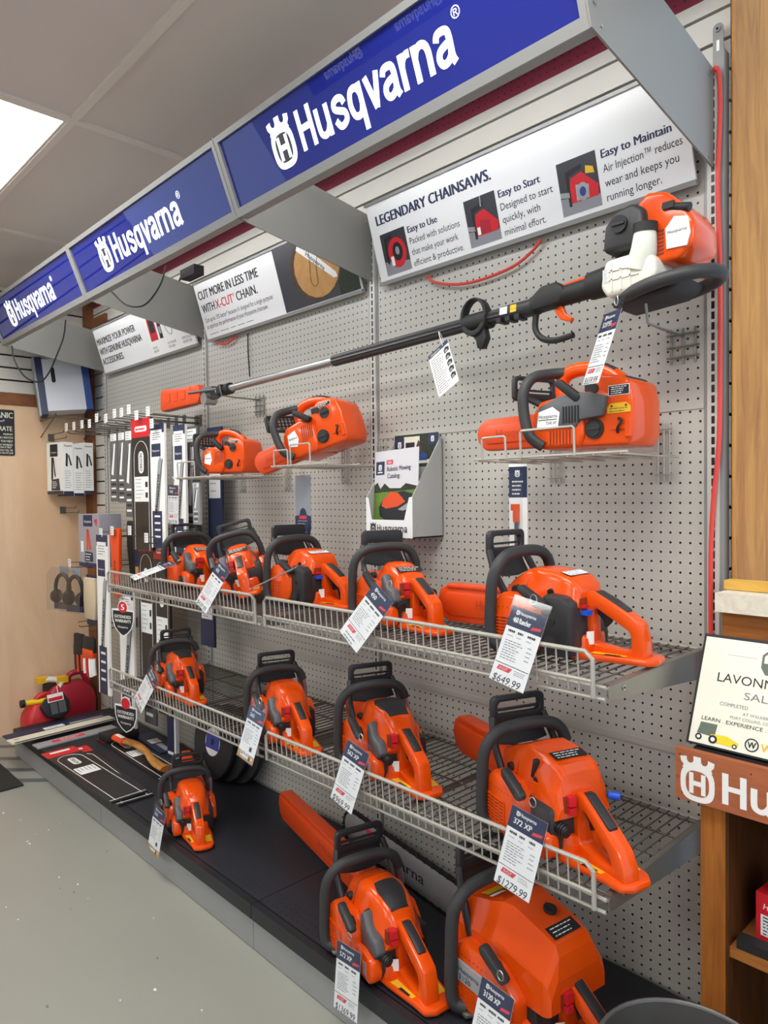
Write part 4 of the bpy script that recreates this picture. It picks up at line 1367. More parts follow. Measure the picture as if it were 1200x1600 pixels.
    q.prism([(-1.6, -0.3), (-1.2, -0.45), (1.4, -0.5), (1.7, -0.2), (1.6, 0.35), (-1.4, 0.35)], 'y', -0.45, 0.4, 'black', 0.16)
    q.build('starter_grip', t)
    q = B()
    o = (0, -2.93, 0)
    if not old:
        q.rect(3.3, 5.0, 5.4, 5.95, o, X_, Z_, 'white'); q.rect(3.36, 5.06, 5.34, 5.89, o, X_, Z_, 'ink', 0.03)
        q.lines(3.6, 5.2, 5.2, 5.75, 4, o, X_, Z_, 'white', 0.07, 0.04)
        q.poly([(3.2, 3.4), (5.5, 3.4), (5.5, 3.9), (5.1, 4.3), (3.5, 4.3), (3.2, 3.9)], o, X_, Z_, 'yellow', 0.02)
        q.lines(3.4, 5.3, 3.55, 3.8, 2, o, X_, Z_, 'ink', 0.06, 0.03)
        q.poly([(3.5, 3.95), (3.8, 3.95), (3.65, 4.2)], o, X_, Z_, 'ink', 0.03); q.poly([(4.9, 3.95), (5.2, 3.95), (5.05, 4.2)], o, X_, Z_, 'ink', 0.03)
    else:
        q.rect(1.9, 6.0, 4.3, 6.6, o, X_, Z_, 'white'); q.rect(1.96, 6.06, 4.24, 6.54, o, X_, Z_, 'ink', 0.03); q.lines(2.1, 4.0, 6.2, 6.4, 2, o, X_, Z_, 'white', 0.08, 0.04)
    q.build('dealer_sticker', t)
    q = B()
    q.tube([(4.2, -2.9, 1.6), (4.4, -3.3, 2.0), (4.8, -3.3, 2.6), (4.3, -2.9, 2.9)], 0.13, 'black', n=6, sm=3)
    q.box(3.6, 5.4, -3.05, -2.8, 1.9, 2.3, 'orange', 0.1)
    q.box(5.0, 5.5, -3.1, -2.8, 1.2, 2.8, 'orange', 0.1)
    q.build('rope_ring', t)
    if bar:
        q = B()
        x1_, x0_ = -4.6, -4.6 - bar
        prof = [(x1_, 0.9), (x0_ + 1.2, 0.9), (x0_ + 0.2, 1.8), (x0_, 2.9), (x0_ + 0.3, 3.8), (x0_ + 1.2, 4.4), (x1_, 4.5)]
        q.prism(prof, 'y', -0.6, 0.9, 'orange_dull', 0.3)
        q.prism([(x1_, 1.7), (x0_ + 1.6, 1.6), (x0_ + 0.9, 2.7), (x0_ + 1.5, 3.7), (x1_, 3.8)], 'y', -0.74, -0.4, 'orange_dull', 0.12)
        sb = q.build('bar_scabbard', t)
        q = B()
        q.text('Husqvarna', x0_ + bar * 0.3, 2.3, 0.8, (0, -0.75, 0), X_, Z_, 'orange_lettering', w=bar * 0.55)
        q.build('embossed_lettering', sb)
    return t


top_saw('small top handled orange saw on the far wall basket, beside the bar packs', (-76.0, -6.0, 60.8), (0, 0, 16), 0.87, True, 0)
top_saw('tilted top handled orange saw with its scabbard hanging down, middle wall basket', (-50.4, -5.8, 62.9), (0, -16, 16), 1.0, True, 8.5)
top_saw('large top handled orange saw with grey side cover and long scabbard, right wall basket', (-7.6, -7.2, 61.0), (0, 0, 0), 1.0, False, 9.5)


def saw_basket(lab, x0, x1, z, ux):
    t = thing('wire_basket', lab, 'basket', (x0, 0, z), 0, 'wire saw baskets on the pegboard')
    W_ = x1 - x0
    q = B()
    for yy, rr in ((-12.1, 0.13), (-6.5, 0.1), (-2.5, 0.1)):
        q.cyl((-0.6, yy, 0), (W_ + 0.6, yy, 0), rr, 'wire', n=7)
    k = 0
    while k <= 6:
        xx = W_ * k / 6
        q.cyl((xx, -0.5, -0.14), (xx, -12.2, -0.14), 0.09, 'wire', n=6); k += 1
    q.build('platform', t)
    q = B()
    for a, b_, h in ux:
        q.tube([(a, -12.2, -0.1), (a, -12.3, h - 0.15), (a + 0.2, -12.3, h), (b_ - 0.2, -12.3, h), (b_, -12.3, h - 0.15), (b_, -12.2, -0.1)], 0.12, 'wire', n=7)
    q.build('front_lip', t)
    for xx in (1.6, W_ - 1.6):
        q = B()
        for dx in (-0.6, 0, 0.6):
            q.cyl((xx + dx, -0.25, -2.4), (xx + dx, -0.25, 3.5), 0.09, 'wire', n=6)
        q.cyl((xx - 0.9, -0.35, -1.8), (xx + 0.9, -0.35, -1.8), 0.09, 'wire', n=6)
        q.cyl((xx - 0.9, -0.35, 2.8), (xx + 0.9, -0.35, 2.8), 0.09, 'wire', n=6)
        q.build('back_grid', t)


saw_basket('wire basket on the pegboard holding the small far top handled saw', -83.6, -66.5, 60.5, ((0.4, 6.2, 2.6),))
saw_basket('wire basket on the pegboard holding the tilted top handled saw', -55.0, -43.4, 61.4, ((0.3, 3.6, 2.2), (4.2, 8.6, 2.8)))
saw_basket('wire basket on the pegboard holding the large grey sided top handled saw', -18.0, -2.0, 60.7, ((0.6, 3.6, 2.2), (5.4, 11.4, 2.6)))

# ================================================================ pole saw across the display
t = thing('pole_saw', 'long pole saw hung across the pegboard, white tank and orange engine at its right end', 'pole saw', (-50, -6, 76.0))
sx = 50
q = B()
q.cyl((-27.5, 0, -0.45), (1.8, 0, 0.25), 0.62, 'silver', n=16)
q.cyl((-30.5, 0, -0.5), (-27, 0, -0.45), 0.42, 'silver', n=12)
q.build('telescopic_tube', t)
q = B()
n = 14
rg = []
for xx, zz in ((1.4, 0.22), (39.5, 1.3)):
    rg.append([V((xx, (0.8 if k % 2 else 0.72) * math.cos(2 * math.pi * k / 24), zz + (0.8 if k % 2 else 0.72) * math.sin(2 * math.pi * k / 24))) for k in range(24)])
q.loft(rg, 'dark')
q.build('outer_tube', t, sharp=20)
q = B()
q.cyl((-29.2, 0, -0.5), (-26.0, 0, -0.4), 0.98, 'black', n=14)
q.box(-28.2, -27.2, -1.2, -0.7, -1.1, 0.3, 'black', 0.15)
q.build('tube_clamp', t)
q = B()
q.cyl((-34.5, 0.3, -0.6), (-31.4, 0.3, -0.5), 1.15, 'grey', n=14)
q.cyl((-33.6, -0.9, -1.4), (-33.6, 1.3, -1.4), 1.1, 'silver', n=14)
q.prism([(-35.5, -1.6), (-31.5, -1.2), (-31.0, 0.6), (-34.8, 0.8)], 'y', -0.7, 1.3, 'grey', 0.3)
q.tube([(-38.5, -1.1, 0.1), (-34, -1.2, -0.1), (-28.8, -1.0, -0.3)], 0.22, 'grey', n=8)
q.build('gear_head', t)
q = B()
q.prism([(-50, -1.9), (-49.4, -2.2), (-38.2, -2.0), (-37.6, -0.6), (-38.2, 1.2), (-49.2, 2.0), (-49.9, 1.2)], 'y', -1.0, 0.9, 'orange_dull', 0.3)
q.prism([(-38.8, -2.0), (-35.4, -2.0), (-34.4, -0.4), (-35.4, 1.3), (-38.6, 1.5)], 'y', -1.1, 0.6, 'orange_dull', 0.3)
for xx in (-47.5, -44.5, -41.6):
    q.box(xx, xx + 1.7, -1.12, -0.8, -0.8, 0.8, 'orange_dull', 0.2)
q.build('bar_scabbard', t)
q = B()
q.ring([(27.2 + 1.9 * math.cos(R(a)), 1.35 + 2.2 * math.sin(R(a))) for a in range(0, 360, 20)], [(27.2 + 1.45 * math.cos(R(a)), 1.55 + 1.75 * math.sin(R(a))) for a in range(0, 360, 20)], 'y', -1.0, 0.2, 'black', 0.12)
q.cyl((25.5, 0, 0.85), (29.0, 0, 0.95), 1.1, 'black', n=14)
q.prism([(26.4, -0.2), (28.6, -0.1), (28.9, -1.2), (28.3, -2.3), (27.6, -2.3), (27.4, -1.4)], 'y', -0.7, 0.3, 'black', 0.15)
q.build('harness_ring', t)
q = B()
q.cyl((30.8, 0, 1.0), (35.2, 0, 1.1), 0.95, 'dark', n=14)
for xx in (30.6, 31.8, 33.0):
    q.box(xx, xx + 0.6, -1.05, 0.6, 0.0, 0.5, 'black', 0.1)
q.build('warning_sleeve', t)
q = B()
for x0, x1, m in ((31.0, 32.0, 'white'), (32.4, 33.2, 'yellow')):
    q.quad((x0, -0.97, 0.8), (x1, -0.97, 0.8), (x1, -0.9, 1.6), (x0, -0.9, 1.6), m)
q.build('warning_label', t)
q = B()
q.tube([(35.0, 0, 1.15), (36.2, 0, 1.5), (37.6, 0, 1.7), (38.8, 0, 1.5), (43.5, 0, 1.75)], 1.05, 'black', n=14, sm=4)
q.prism([(35.2, 0.4), (38.6, 0.6), (39.2, 2.0), (38.2, 2.9), (36.4, 2.8), (35.2, 2.0)], 'y', -1.15, 1.0, 'black', 0.4)
q.tube([(35.2, 0, 0.6), (35.0, 0, -1.2), (35.8, 0, -2.4), (37.4, 0, -2.9), (39.6, 0, -2.7)], 0.34, 'black', n=8, sm=4)
g = q.build('throttle_handle', t)
q = B(); q.prism([(37.4, 0.2), (38.4, 0.5), (38.8, -0.4), (39.6, -1.0), (39.4, -1.4), (38.2, -0.9)], 'y', -0.3, 0.3, 'orange', 0.1); q.build('throttle_trigger', g)
q = B(); q.prism([(38.4, 2.6), (41.0, 2.9), (41.4, 2.4), (39.0, 2.3)], 'y', -0.35, 0.35, 'orange', 0.1); q.build('throttle_lock', g)
q = B()
q.cyl((41.6, 0, 1.75), (44.0, 0, 1.9), 1.35, 'black', r1=1.5, n=16)
q.loft([[(xx, r * math.cos(R(a)), zz + r * math.sin(R(a))) for a in range(0, 360, 24)] for xx, zz, r in ((44.0, 1.9, 1.6), (45.6, 2.2, 2.2), (47.2, 2.5, 2.6))], 'grey')
q.build('clutch_housing', t)
q = B()
q.prism([(44.8, 3.4), (48.4, 3.2), (49.0, 4.2), (48.8, 6.6), (47.8, 7.3), (46.0, 7.0), (45.0, 5.8)], 'y', -3.6, 0.6, 'dark', 0.5, 3)
q.cyl((46.6, -3.5, 5.6), (46.6, -3.85, 5.6), 0.8, 'black', n=20)
q.box(46.0, 47.2, -4.0, -3.8, 5.5, 5.72, 'dark', 0.05)
q.build('air_filter_cover', t, sharp=50)
q = B()
q.prism([(47.6, 1.6), (51.6, 1.4), (53.0, 2.6), (53.0, 4.6), (52.2, 6.0), (50.4, 7.8), (48.6, 8.2), (47.6, 7.2)], 'y', -2.7, 2.6, 'orange', 0.5, 3)
e = q.build('engine_cover', t, sharp=50)
q = B()
for k in range(7):
    q.box(48.6, 50.3, -2.78, -2.6, 2.2 + k * 0.34, 2.38 + k * 0.34, 'orange_dark')
q.box(50.3, 51.3, -2.95, -2.6, 6.0, 6.6, 'black', 0.12)
q.cyl((50.2, -2.4, 6.4), (52.6, -2.6, 5.7), 0.38, 'black', n=12)
q.build('cooling_vents', e)
q = B()
q.M = Matrix.Translation((51.6, -2.74, 3.7))
q.prism([(-1.0, -1.2), (0.8, -1.3), (1.1, -0.2), (0.9, 1.2), (-0.3, 1.5), (-1.1, 0.6)], 'y', -0.12, 0.1, 'paper', 0.04)
q.text('Husqvarna', -0.85, 0.05, 0.3, (0, -0.13, 0), X_, Z_, 'ink', w=1.7)
q.build('name_label', t)
q = B()
q.prism([(44.7, 0.2), (45.4, -0.9), (49.6, -0.7), (50.2, 0.4), (50.0, 2.0), (48.4, 2.7), (45.2, 2.6)], 'y', -3.9, 0.8, 'tank_white', 0.5, 3)
q.tube([(48.2, -2.9, 1.4), (48.7, -3.2, 2.8), (48.9, -3.3, 4.4)], [1.35, 0.95], 'tank_white', n=14, sm=4)
for k in range(3):
    q.box(45.9 + k * 0.9, 46.05 + k * 0.9, -4.0, -3.8, -0.4, 2.1, 'tank_white', 0.05)
q.box(45.4, 48.6, -4.0, -3.8, 0.6, 0.75, 'tank_white', 0.05); q.box(45.4, 48.6, -4.0, -3.8, 1.4, 1.55, 'tank_white', 0.05)
tk = q.build('fuel_tank', t, sharp=50)
q = B(); q.cyl((48.9, -3.3, 4.3), (48.95, -3.35, 5.1), 1.05, 'black', n=18); q.build('fuel_cap', tk)
q = B(); q.rect(45.1, 0.5, 45.7, 1.7, (0, -3.96, 0), X_, Z_, 'paper'); q.lines(45.2, 45.6, 0.6, 1.6, 7, (0, -3.96, 0), X_, Z_, 'ink', 0.06); q.build('tank_label', tk)
q = B()
q.tube([(46.0 + 4.3 * 1 - 4.3 * math.cos(R(a)) , -1.2 - 3.0 * math.sin(R(a)), -1.05 + 0.9 * (1 - math.cos(R(a))) * 0.55) for a in range(0, 360, 20)], 0.62, 'rubber', n=10, closed=True)
q.prism([(45.6, -1.8), (51.0, -1.4), (52.6, -0.4), (50.0, 0.3), (46.0, -0.6)], 'y', -3.4, 1.4, 'black', 0.3)
q.build('ground_guard', t, sharp=60)
for lab, x, z in (('wire grid hook under the engine end of the pole saw', -1.6, 72.1), ('wire grid hook under the orange cutting head of the pole saw', -76.0, 73.7)):
    t2 = thing('grid_hook', lab, 'hook', (x, 0, z), 0, 'grid hooks of the pole saw')
    q = B()
    for dx in (-1.2, 0, 1.2):
        q.cyl((dx, -0.25, -2.3), (dx, -0.25, 1.2), 0.13, 'steel', n=7)
    for dx in (0,):
        q.tube([(dx, -0.3, 0.4), (dx, -5.4, 0.4), (dx, -7.8, 0.5), (dx, -8.2, 2.2)], 0.13, 'steel', n=7)
    for dz in (-1.6, -0.6, 0.6):
        q.cyl((-1.6, -0.38, dz), (1.6, -0.38, dz), 0.11, 'steel', n=7)
    q.build('wire_grid', t2)


# ================================================================ price tags in clear sleeves
def plane_frame(a, b, c):
    a, b, c = V(a), V(b), V(c)
    W = (a - c).normalized()
    U = (b - a)
    U = (U - W * U.dot(W)).normalized()
    N = U.cross(W)
    m = Matrix((U, W, N)).transposed().to_4x4()
    m.translation = ((a + b) / 2) * I
    return m


def price_tag(lab, A, Bc, Cc, model, price, kind='std', w=4.0, h=7.7, group='price tags in clear sleeves', ring=True):
    t = thing('price_tag', lab, 'price tag', (0, 0, 0), 0, group)
    t.matrix_world = plane_frame(A, Bc, Cc)
    O = (0, 0, 0)
    q = B()
    hw = w / 2
    seed = len(lab) + len(model) * 7
    q.prism([(-hw, 0), (hw, 0), (hw, -h), (-hw, -h)], 'z', -0.03, 0.0, 'paper') if False else None
    q.box(-hw + 0.12, hw - 0.12, -h + 0.1, -0.95, -0.02, 0.0, 'paper')
    card = q.build('card', t)
    q = B()
    if kind == 'blank':
        q.rect(-hw + 0.12, -h + 0.1, hw - 0.12, -0.95, O, X_, Y_, 'light_grey', 0.01)
    else:
        q.rect(-hw + 0.12, -2.75, hw - 0.12, -0.95, O, X_, Y_, 'navy', 0.01)
        q.logo(-1.25, -1.62, 0.32, 0.42, O, X_, Y_, 'white', lift=0.02)
        q.text('Husqvarna', -0.88, -1.55, 0.3, O, X_, Y_, 'white', w=1.75, bold=0.02, lift=0.02)
        q.text(model, -1.35, -2.3, 0.46, O, X_, Y_, 'white', w=min(1.9, 0.33 * len(model)), bold=0.03, lift=0.02)
        q.poly([(0.65, -2.5), (1.6, -2.35), (1.75, -2.1), (0.75, -2.2)], O, X_, Y_, 'tag_red', 0.02)
        # facts and small print
        for k, xx in enumerate((-1.5, -0.45, 0.6)):
            q.lines(xx, xx + 0.85, -3.25, -3.1, 1, O, X_, Y_, 'ink', 0.2, 0.015, seed + k)
            q.lines(xx, xx + 0.7, -3.5, -3.5, 1, O, X_, Y_, 'ink_grey', 0.06, 0.015, seed + k + 5)
        q.lines(-1.5, 0.5, -5.5, -3.95, 8, O, X_, Y_, 'ink_grey', 0.07, 0.015, seed)
        q.lines(0.95, 1.6, -5.1, -4.0, 4, O, X_, Y_, 'ink_grey', 0.08, 0.015, seed + 9)
        if kind == 'std':
            q.rect(-hw + 0.2, -5.98, hw - 0.2, -5.93, O, X_, Y_, 'ink', 0.015)
            q.poly([(-1.45, -6.55), (-0.1, -6.55), (0.15, -6.15), (-1.3, -6.15)], O, X_, Y_, 'tag_red', 0.015)
            q.text('X-CUT', -1.2, -6.46, 0.22, O, X_, Y_, 'white', w=0.9, lift=0.025)
            q.lines(0.4, 1.6, -6.5, -6.2, 3, O, X_, Y_, 'ink_grey', 0.05, 0.015, seed + 2)
            if price:
                q.text(price, -1.6, -7.55, 0.62, O, X_, Y_, 'ink', w=min(3.1, 0.42 * len(price)), lift=0.015, slant=0.15)
            else:
                q.lines(-1.2, 1.2, -7.4, -7.0, 2, O, X_, Y_, 'ink_grey', 0.12, 0.015, seed + 3)
        else:
            q.rect(-hw + 0.12, -h + 0.1, hw - 0.12, -6.7, O, X_, Y_, 'log', 0.012)
            rnd = random.Random(seed)
            for k in range(26):
                cx, cy, r = rnd.uniform(-hw + .4, hw - .4), rnd.uniform(-h + .3, -6.95), rnd.uniform(.12, .24)
                q.poly([(cx + r * math.cos(i * .785), cy + r * math.sin(i * .785)) for i in range(8)], O, X_, Y_, rnd.choice(['cream', 'bark', 'log', 'handle_wood']), 0.016 + k * 0.0003)
            q.rect(-1.2, -7.3, 0.6, -6.5, O, X_, Y_, 'paper', 0.03)
            if price:
                q.text(price, -1.1, -7.1, 0.42, O, X_, Y_, 'ink', w=1.6, lift=0.04)
            q.rect(0.4, -6.3, 0.95, -5.75, O, X_, Y_, 'ink', 0.015)
    q.build('print', card)
    q = B()
    q.box(-hw, hw, -h, 0, 0.035, 0.05, 'clear_plastic')
    q.build('clear_sleeve', t)
    if ring:
        q = B()
        q.tube([(0.35 * math.cos(R(a)), 0.05 + 0.42 * math.sin(R(a)), 0.15 * math.sin(R(a)) + 0.03) for a in range(0, 360, 24)], 0.05, 'silver', n=6, closed=True)
        q.build('split_ring', t)
    return t


TAGS = (
    ('price tag hanging from the engine end of the pole saw', ((-4.2, -10.6, 74.0), (-1.0, -12.9, 74.2), (-6.2, -11.9, 66.4)), '525P5S', '$659.99', 'std'),
    ('price tag standing almost flat out from the far left saw of the upper shelf', ((-77.9, -15.2, 47.3), (-74.3, -16.8, 46.8), (-79.6, -22.2, 44.9)), '120', '', 'std'),
    ('price tag leaning over the upper shelf fence in front of the leaning saw', ((-58.4, -19.0, 48.6), (-54.4, -19.0, 48.4), (-61.0, -21.8, 42.0)), '435', '$439.99', 'std'),
    ('price tag seen edge on between the dark sided saw and the shelf joint', ((-45.5, -14.2, 48.2), (-42.4, -16.6, 48.7), (-48.8, -19.9, 45.3)), '455', '', 'std'),
    ('price tag hooked on the red switched saw in front of the catalog box', ((-25.9, -19.4, 48.0), (-22.2, -19.4, 47.5), (-29.5, -21.8, 42.2)), '450', '', 'std'),
    ('price tag reading 649.99 hung on the nearest saw of the upper shelf', ((-8.1, -19.6, 47.9), (-4.2, -19.6, 48.0), (-9.4, -21.8, 40.9)), '460 Rancher', '$649.99', 'std'),
    ('price tag hung over the fence from the small far saw of the lower shelf', ((-78.0, -20.0, 30.5), (-74.3, -20.0, 30.3), (-82.6, -22.0, 22.6)), '550 XP', '$719.99', 'std'),
    ('log pile price tag hung from the plain rounded saw of the lower shelf', ((-49.4, -20.0, 30.9), (-45.3, -20.0, 31.0), (-50.4, -22.0, 23.3)), '565', '$879.99', 'logs'),
    ('price tag reading 969.99 hung over the lower shelf fence', ((-30.1, -20.0, 30.8), (-26.1, -20.0, 30.9), (-31.7, -22.0, 22.7)), '562 XP', '$969.99', 'std'),
    ('price tag reading 1279.99 hung from the boxy saw of the lower shelf', ((-8.1, -20.0, 30.5), (-4.1, -20.0, 30.7), (-9.1, -22.0, 22.8)), '372 XP', '$1279.99', 'std'),
    ('log pile price tag hanging over the deck edge from the small deck saw', ((-72.9, -22.3, 11.2), (-68.7, -22.3, 11.6), (-73.5, -23.6, 3.4)), '555', '$849.99', 'logs'),
    ('price tag reading 1369.99 hanging over the deck edge', ((-29.0, -22.9, 10.6), (-25.0, -22.9, 11.1), (-28.6, -24.0, 3.1)), '572 XP', '$1369.99', 'std'),
    ('price tag on the biggest deck saw, cut off by the bottom of the picture', ((-11.4, -20.2, 13.6), (-7.6, -20.2, 14.3), (-11.8, -22.4, 6.6)), '3120 XP', '$1999.99', 'std'),
    ('price tag hanging under the basket of the small far top handled saw', ((-86.2, -12.6, 60.2), (-82.3, -12.6, 60.3), (-86.4, -12.6, 52.4)), 'T435', '$419.99', 'std'),
)
for lab, (a, b_, c), model, price, kind in TAGS:
    price_tag(lab, a, b_, c, model, price, kind)

# plain sleeve with a navy shield label, under the middle basket
t = thing('tag_sleeve', 'grey backed clear sleeve with a navy shield label, hanging under the tilted saw', 'tag', (-57.3, -5.2, 60.3))
q = B(); q.box(-1.9, 1.9, -0.02, 0.02, -8.3, 0, 'light_grey'); q.build('backing', t)
q = B(); q.box(-2.0, 2.0, -0.06, -0.04, -8.5, 0.1, 'clear_plastic'); q.build('clear_sleeve', t)
q = B()
q.poly([(-1.9, -9.2), (1.6, -9.8), (2.0, -7.6), (2.0, -6.2), (0.9, -6.0), (0.6, -5.2), (0, -4.9), (-0.6, -5.2), (-0.9, -6.0), (-2.0, -6.2)], (0, -0.08, 0), X_, Z_, 'navy')
q.lines(-1.2, 1.2, -8.6, -6.9, 5, (0, -0.1, 0), X_, Z_, 'light_grey', 0.12)
q.rect(-0.9, -6.6, 0.9, -6.1, (0, -0.1, 0), X_, Z_, 'tag_red')
q.build('shield_label', t)
q = B(); q.tube([(0.4 * math.cos(R(a)), -0.05, 0.5 + 0.9 * math.sin(R(a))) for a in range(0, 360, 24)], 0.05, 'wire', n=6, closed=True); q.build('wire_hook', t)

# instruction leaflet tied round the pole
t = thing('instruction_leaflet', 'white instruction leaflet with small grey pictures tied round the pole saw tube', 'leaflet', (0, 0, 0))
t.matrix_world = plane_frame((-28.6, -8.2, 73.6), (-25.2, -8.6, 74.9), (-26.4, -8.8, 68.5))
q = B(); q.box(-1.85, 1.85, -5.6, 0, -0.03, 0.0, 'paper'); q.build('sheet', t)
q = B()
q.rect(-1.85, -0.5, 1.85, 0, (0, 0, 0), X_, Y_, 'navy', 0.01)
q.text('Husqvarna', -1.4, -0.38, 0.24, (0, 0, 0), X_, Y_, 'white', w=1.7)
q.lines(-1.6, 0.6, -5.2, -0.9, 16, (0, 0, 0), X_, Y_, 'ink_grey', 0.1, 0.015, 4)
rnd = random.Random(3)
for k in range(5):
    yy = -1.4 - k * 0.85
    q.poly([(0.8 + rnd.random() * 0.2, yy), (1.7, yy + 0.1), (1.75, yy + 0.55), (1.2, yy + 0.75), (0.85, yy + 0.5)], (0, 0, 0), X_, Y_, 'ink', 0.015)
    q.poly([(1.0, yy + 0.1), (1.5, yy + 0.15), (1.4, yy + 0.4), (1.05, yy + 0.4)], (0, 0, 0), X_, Y_, 'light_grey', 0.02)
q.build('print', t)
q = B(); q.tube([(0.3 + 0.9 * math.cos(R(a)), 0.7 + 1.3 * math.sin(R(a)), 1.2 * math.cos(R(a)) - 0.8) for a in range(0, 360, 20)], 0.05, 'white', n=6, closed=True); q.build('tie', t)

# file kit in a clear pack hanging under the large top handled saw's basket
t = thing('file_kit', 'slim clear hang pack with an orange handled file, under the large top handled saw', 'tool pack', (-16.2, -7.6, 60.3), 6)
q = B(); q.box(-1.1, 1.1, -0.06, 0.0, -10.5, 0, 'white'); q.build('backing_card', t)
q = B()
q.rect(-1.1, -3.6, 1.1, -0.3, (0, -0.07, 0), X_, Z_, 'navy')
q.logo(-0.35, -1.4, 0.6, 0.75, (0, -0.08, 0), X_, Z_, 'white')
q.lines(-0.7, 0.7, -3.2, -1.9, 4, (0, -0.08, 0), X_, Z_, 'white', 0.16)
q.rect(-0.9, -5.0, 0.2, -4.3, (0, -0.08, 0), X_, Z_, 'orange')
q.build('print', t)
q = B()
q.tube([(-0.1, -0.3, -4.8), (-0.1, -0.35, -5.6), (-0.1, -0.3, -6.2)], 0.36, 'orange', n=10)
q.cyl((-0.1, -0.3, -6.2), (-0.1, -0.3, -9.6), 0.22, 'grey', n=10)
q.cyl((-0.1, -0.3, -9.6), (-0.1, -0.3, -10.4), 0.36, 'orange', n=10)
q.build('file', t)
q = B(); q.box(-1.5, 0.9, -0.72, -0.7, -10.6, -1.0, 'clear_plastic'); q.build('clear_pack', t)

# ================================================================ catalog box on the pegboard
t = thing('literature_box', 'grey card catalog holder with navy crest lettering, mounted on the pegboard', 'literature holder', (-42.2, 0, 51.6))
q = B()
side = [(-6.0, 0), (-0.25, 0), (-0.25, 12.9), (-0.7, 12.9), (-6.0, 5.3)]
q.prism(side, 'x', 8.55, 8.7, 'box_grey')
q.prism(side, 'x', 0, 0.15, 'box_grey')
q.box(0, 8.7, -0.35, -0.2, 0, 12.9, 'box_grey')
q.box(0, 8.7, -6.0, -0.3, 0, 0.15, 'box_grey')
q.box(0.1, 8.6, -3.2, -3.05, 0, 9.2, 'box_grey')
q.build('box', t)
q = B()
q.add([(0, -6.05, 0), (8.7, -6.05, 0), (8.7, -6.05, 5.3), (8.1, -6.05, 5.2), (7.2, -6.05, 2.3), (1.1, -6.05, 2.3), (0.5, -6.05, 5.2), (0, -6.05, 5.3)], [(0, 1, 5, 6, 7), (1, 2, 3, 4, 5)][:0] + [(0, 1, 4, 5), (0, 5, 6, 7), (1, 2, 3, 4)], 'paper')
fp = q.build('front_panel', t)
q = B()
q.logo(0.85, 0.55, 1.1, 1.35, (0, -6.08, 0), X_, Z_, 'ink')
q.brand(2.15, 0.7, 0.95, 5.6, (0, -6.08, 0), X_, Z_, 'ink', st=0.13)
q.build('lettering', fp)


def catalog(lab, loc, tilt, main):
    c = thing('catalog', lab, 'catalog', loc, 0, 'catalogs in the grey holder')
    c.rotation_euler = (R(tilt), R(-2.4 if main else 0), 0)
    q = B(); q.box(0, 7.9, -0.1, 0.25, 0, 10.4, 'paper'); q.build('pages', c)
    q = B()
    o = (0, -0.11, 0)
    if main:
        q.rect(0, 5.0, 8.2, 10.4, o, X_, Z_, 'sky_print')
        q.rect(0, 0, 8.2, 5.0, o, X_, Z_, 'green', 0.02)
        q.poly([(0, 4.8), (8.2, 4.9), (8.2, 5.3), (6, 5.8), (5, 5.2), (3, 5.3), (2, 6.0), (1.2, 5.3), (0.6, 6.2), (0, 5.8)], o, X_, Z_, 'leafy', 0.03)
        q.rect(0.25, 7.2, 1.9, 9.0, o, X_, Z_, 'navy', 0.03); q.logo(0.75, 7.75, 0.65, 0.85, o, X_, Z_, 'white', lift=0.05); q.rect(0.6, 7.45, 1.55, 7.6, o, X_, Z_, 'white', 0.04)
        q.rect(2.3, 8.5, 3.5, 9.1, o, X_, Z_, 'tag_red', 0.03); q.text('2024', 2.55, 8.62, 0.32, o, X_, Z_, 'white', w=0.7, lift=0.045)
        q.text('Robotic Mowing', 2.4, 7.6, 0.62, o, X_, Z_, 'navy', w=4.4, bold=0.012, lift=0.04)
        q.text('Catalog', 2.5, 6.65, 0.62, o, X_, Z_, 'navy', w=2.3, bold=0.012, lift=0.04)
        q.poly([(1.2, 1.6), (1.0, 2.8), (1.6, 3.6), (3.2, 4.6), (5.6, 4.8), (7.2, 4.4), (7.8, 3.0), (7.6, 1.6), (6.6, 0.9), (3.0, 0.7)], o, X_, Z_, 'ink', 0.05)
        q.poly([(1.5, 3.0), (1.8, 3.8), (3.2, 4.8), (4.6, 4.6), (6.0, 3.4), (4.6, 2.8), (2.4, 2.6)], o, X_, Z_, 'orange_dull', 0.06)
        q.poly([(4.6, 2.4), (6.4, 3.2), (7.4, 3.0), (7.0, 2.6), (5.6, 2.2)], o, X_, Z_, 'light_grey', 0.06)
    else:
        q.rect(0, 0, 8.2, 10.4, o, X_, Z_, 'leafy')
        q.rect(1.8, 7.0, 4.8, 10.1, o, X_, Z_, 'cream', 0.02); q.rect(2.2, 8.6, 3.9, 9.3, o, X_, Z_, 'ink', 0.03)
        q.rect(0.2, 7.8, 1.9, 10.0, o, X_, Z_, 'navy', 0.04); q.logo(0.7, 8.6, 0.7, 0.9, o, X_, Z_, 'white', lift=0.06); q.rect(0.5, 8.25, 1.6, 8.4, o, X_, Z_, 'white', 0.05)
        q.rect(6.4, 8.8, 8.2, 10.4, o, X_, Z_, 'navy', 0.04); q.logo(6.9, 9.2, 0.6, 0.8, o, X_, Z_, 'white', lift=0.06)
        q.poly([(4.4, 6.8), (6.2, 6.8), (6.3, 7.5), (5.6, 7.9), (4.6, 7.7)], o, X_, Z_, 'royal', 0.05)
        q.poly([(4.6, 7.6), (5.3, 7.6), (5.2, 8.8), (4.6, 9.6), (4.2, 8.7)], o, X_, Z_, 'bark', 0.05)
        q.rect(0, 6.4, 8.2, 6.9, o, X_, Z_, 'cream', 0.02)
    q.build('cover', c)


catalog('robotic mowing catalog with a grey sky cover in the front of the grey holder', (-41.65, -5.1, 52.65), -5, True)
catalog('catalog with a leafy cover standing in the rear pocket of the grey holder', (-41.9, -1.0, 55.0), -2, False)

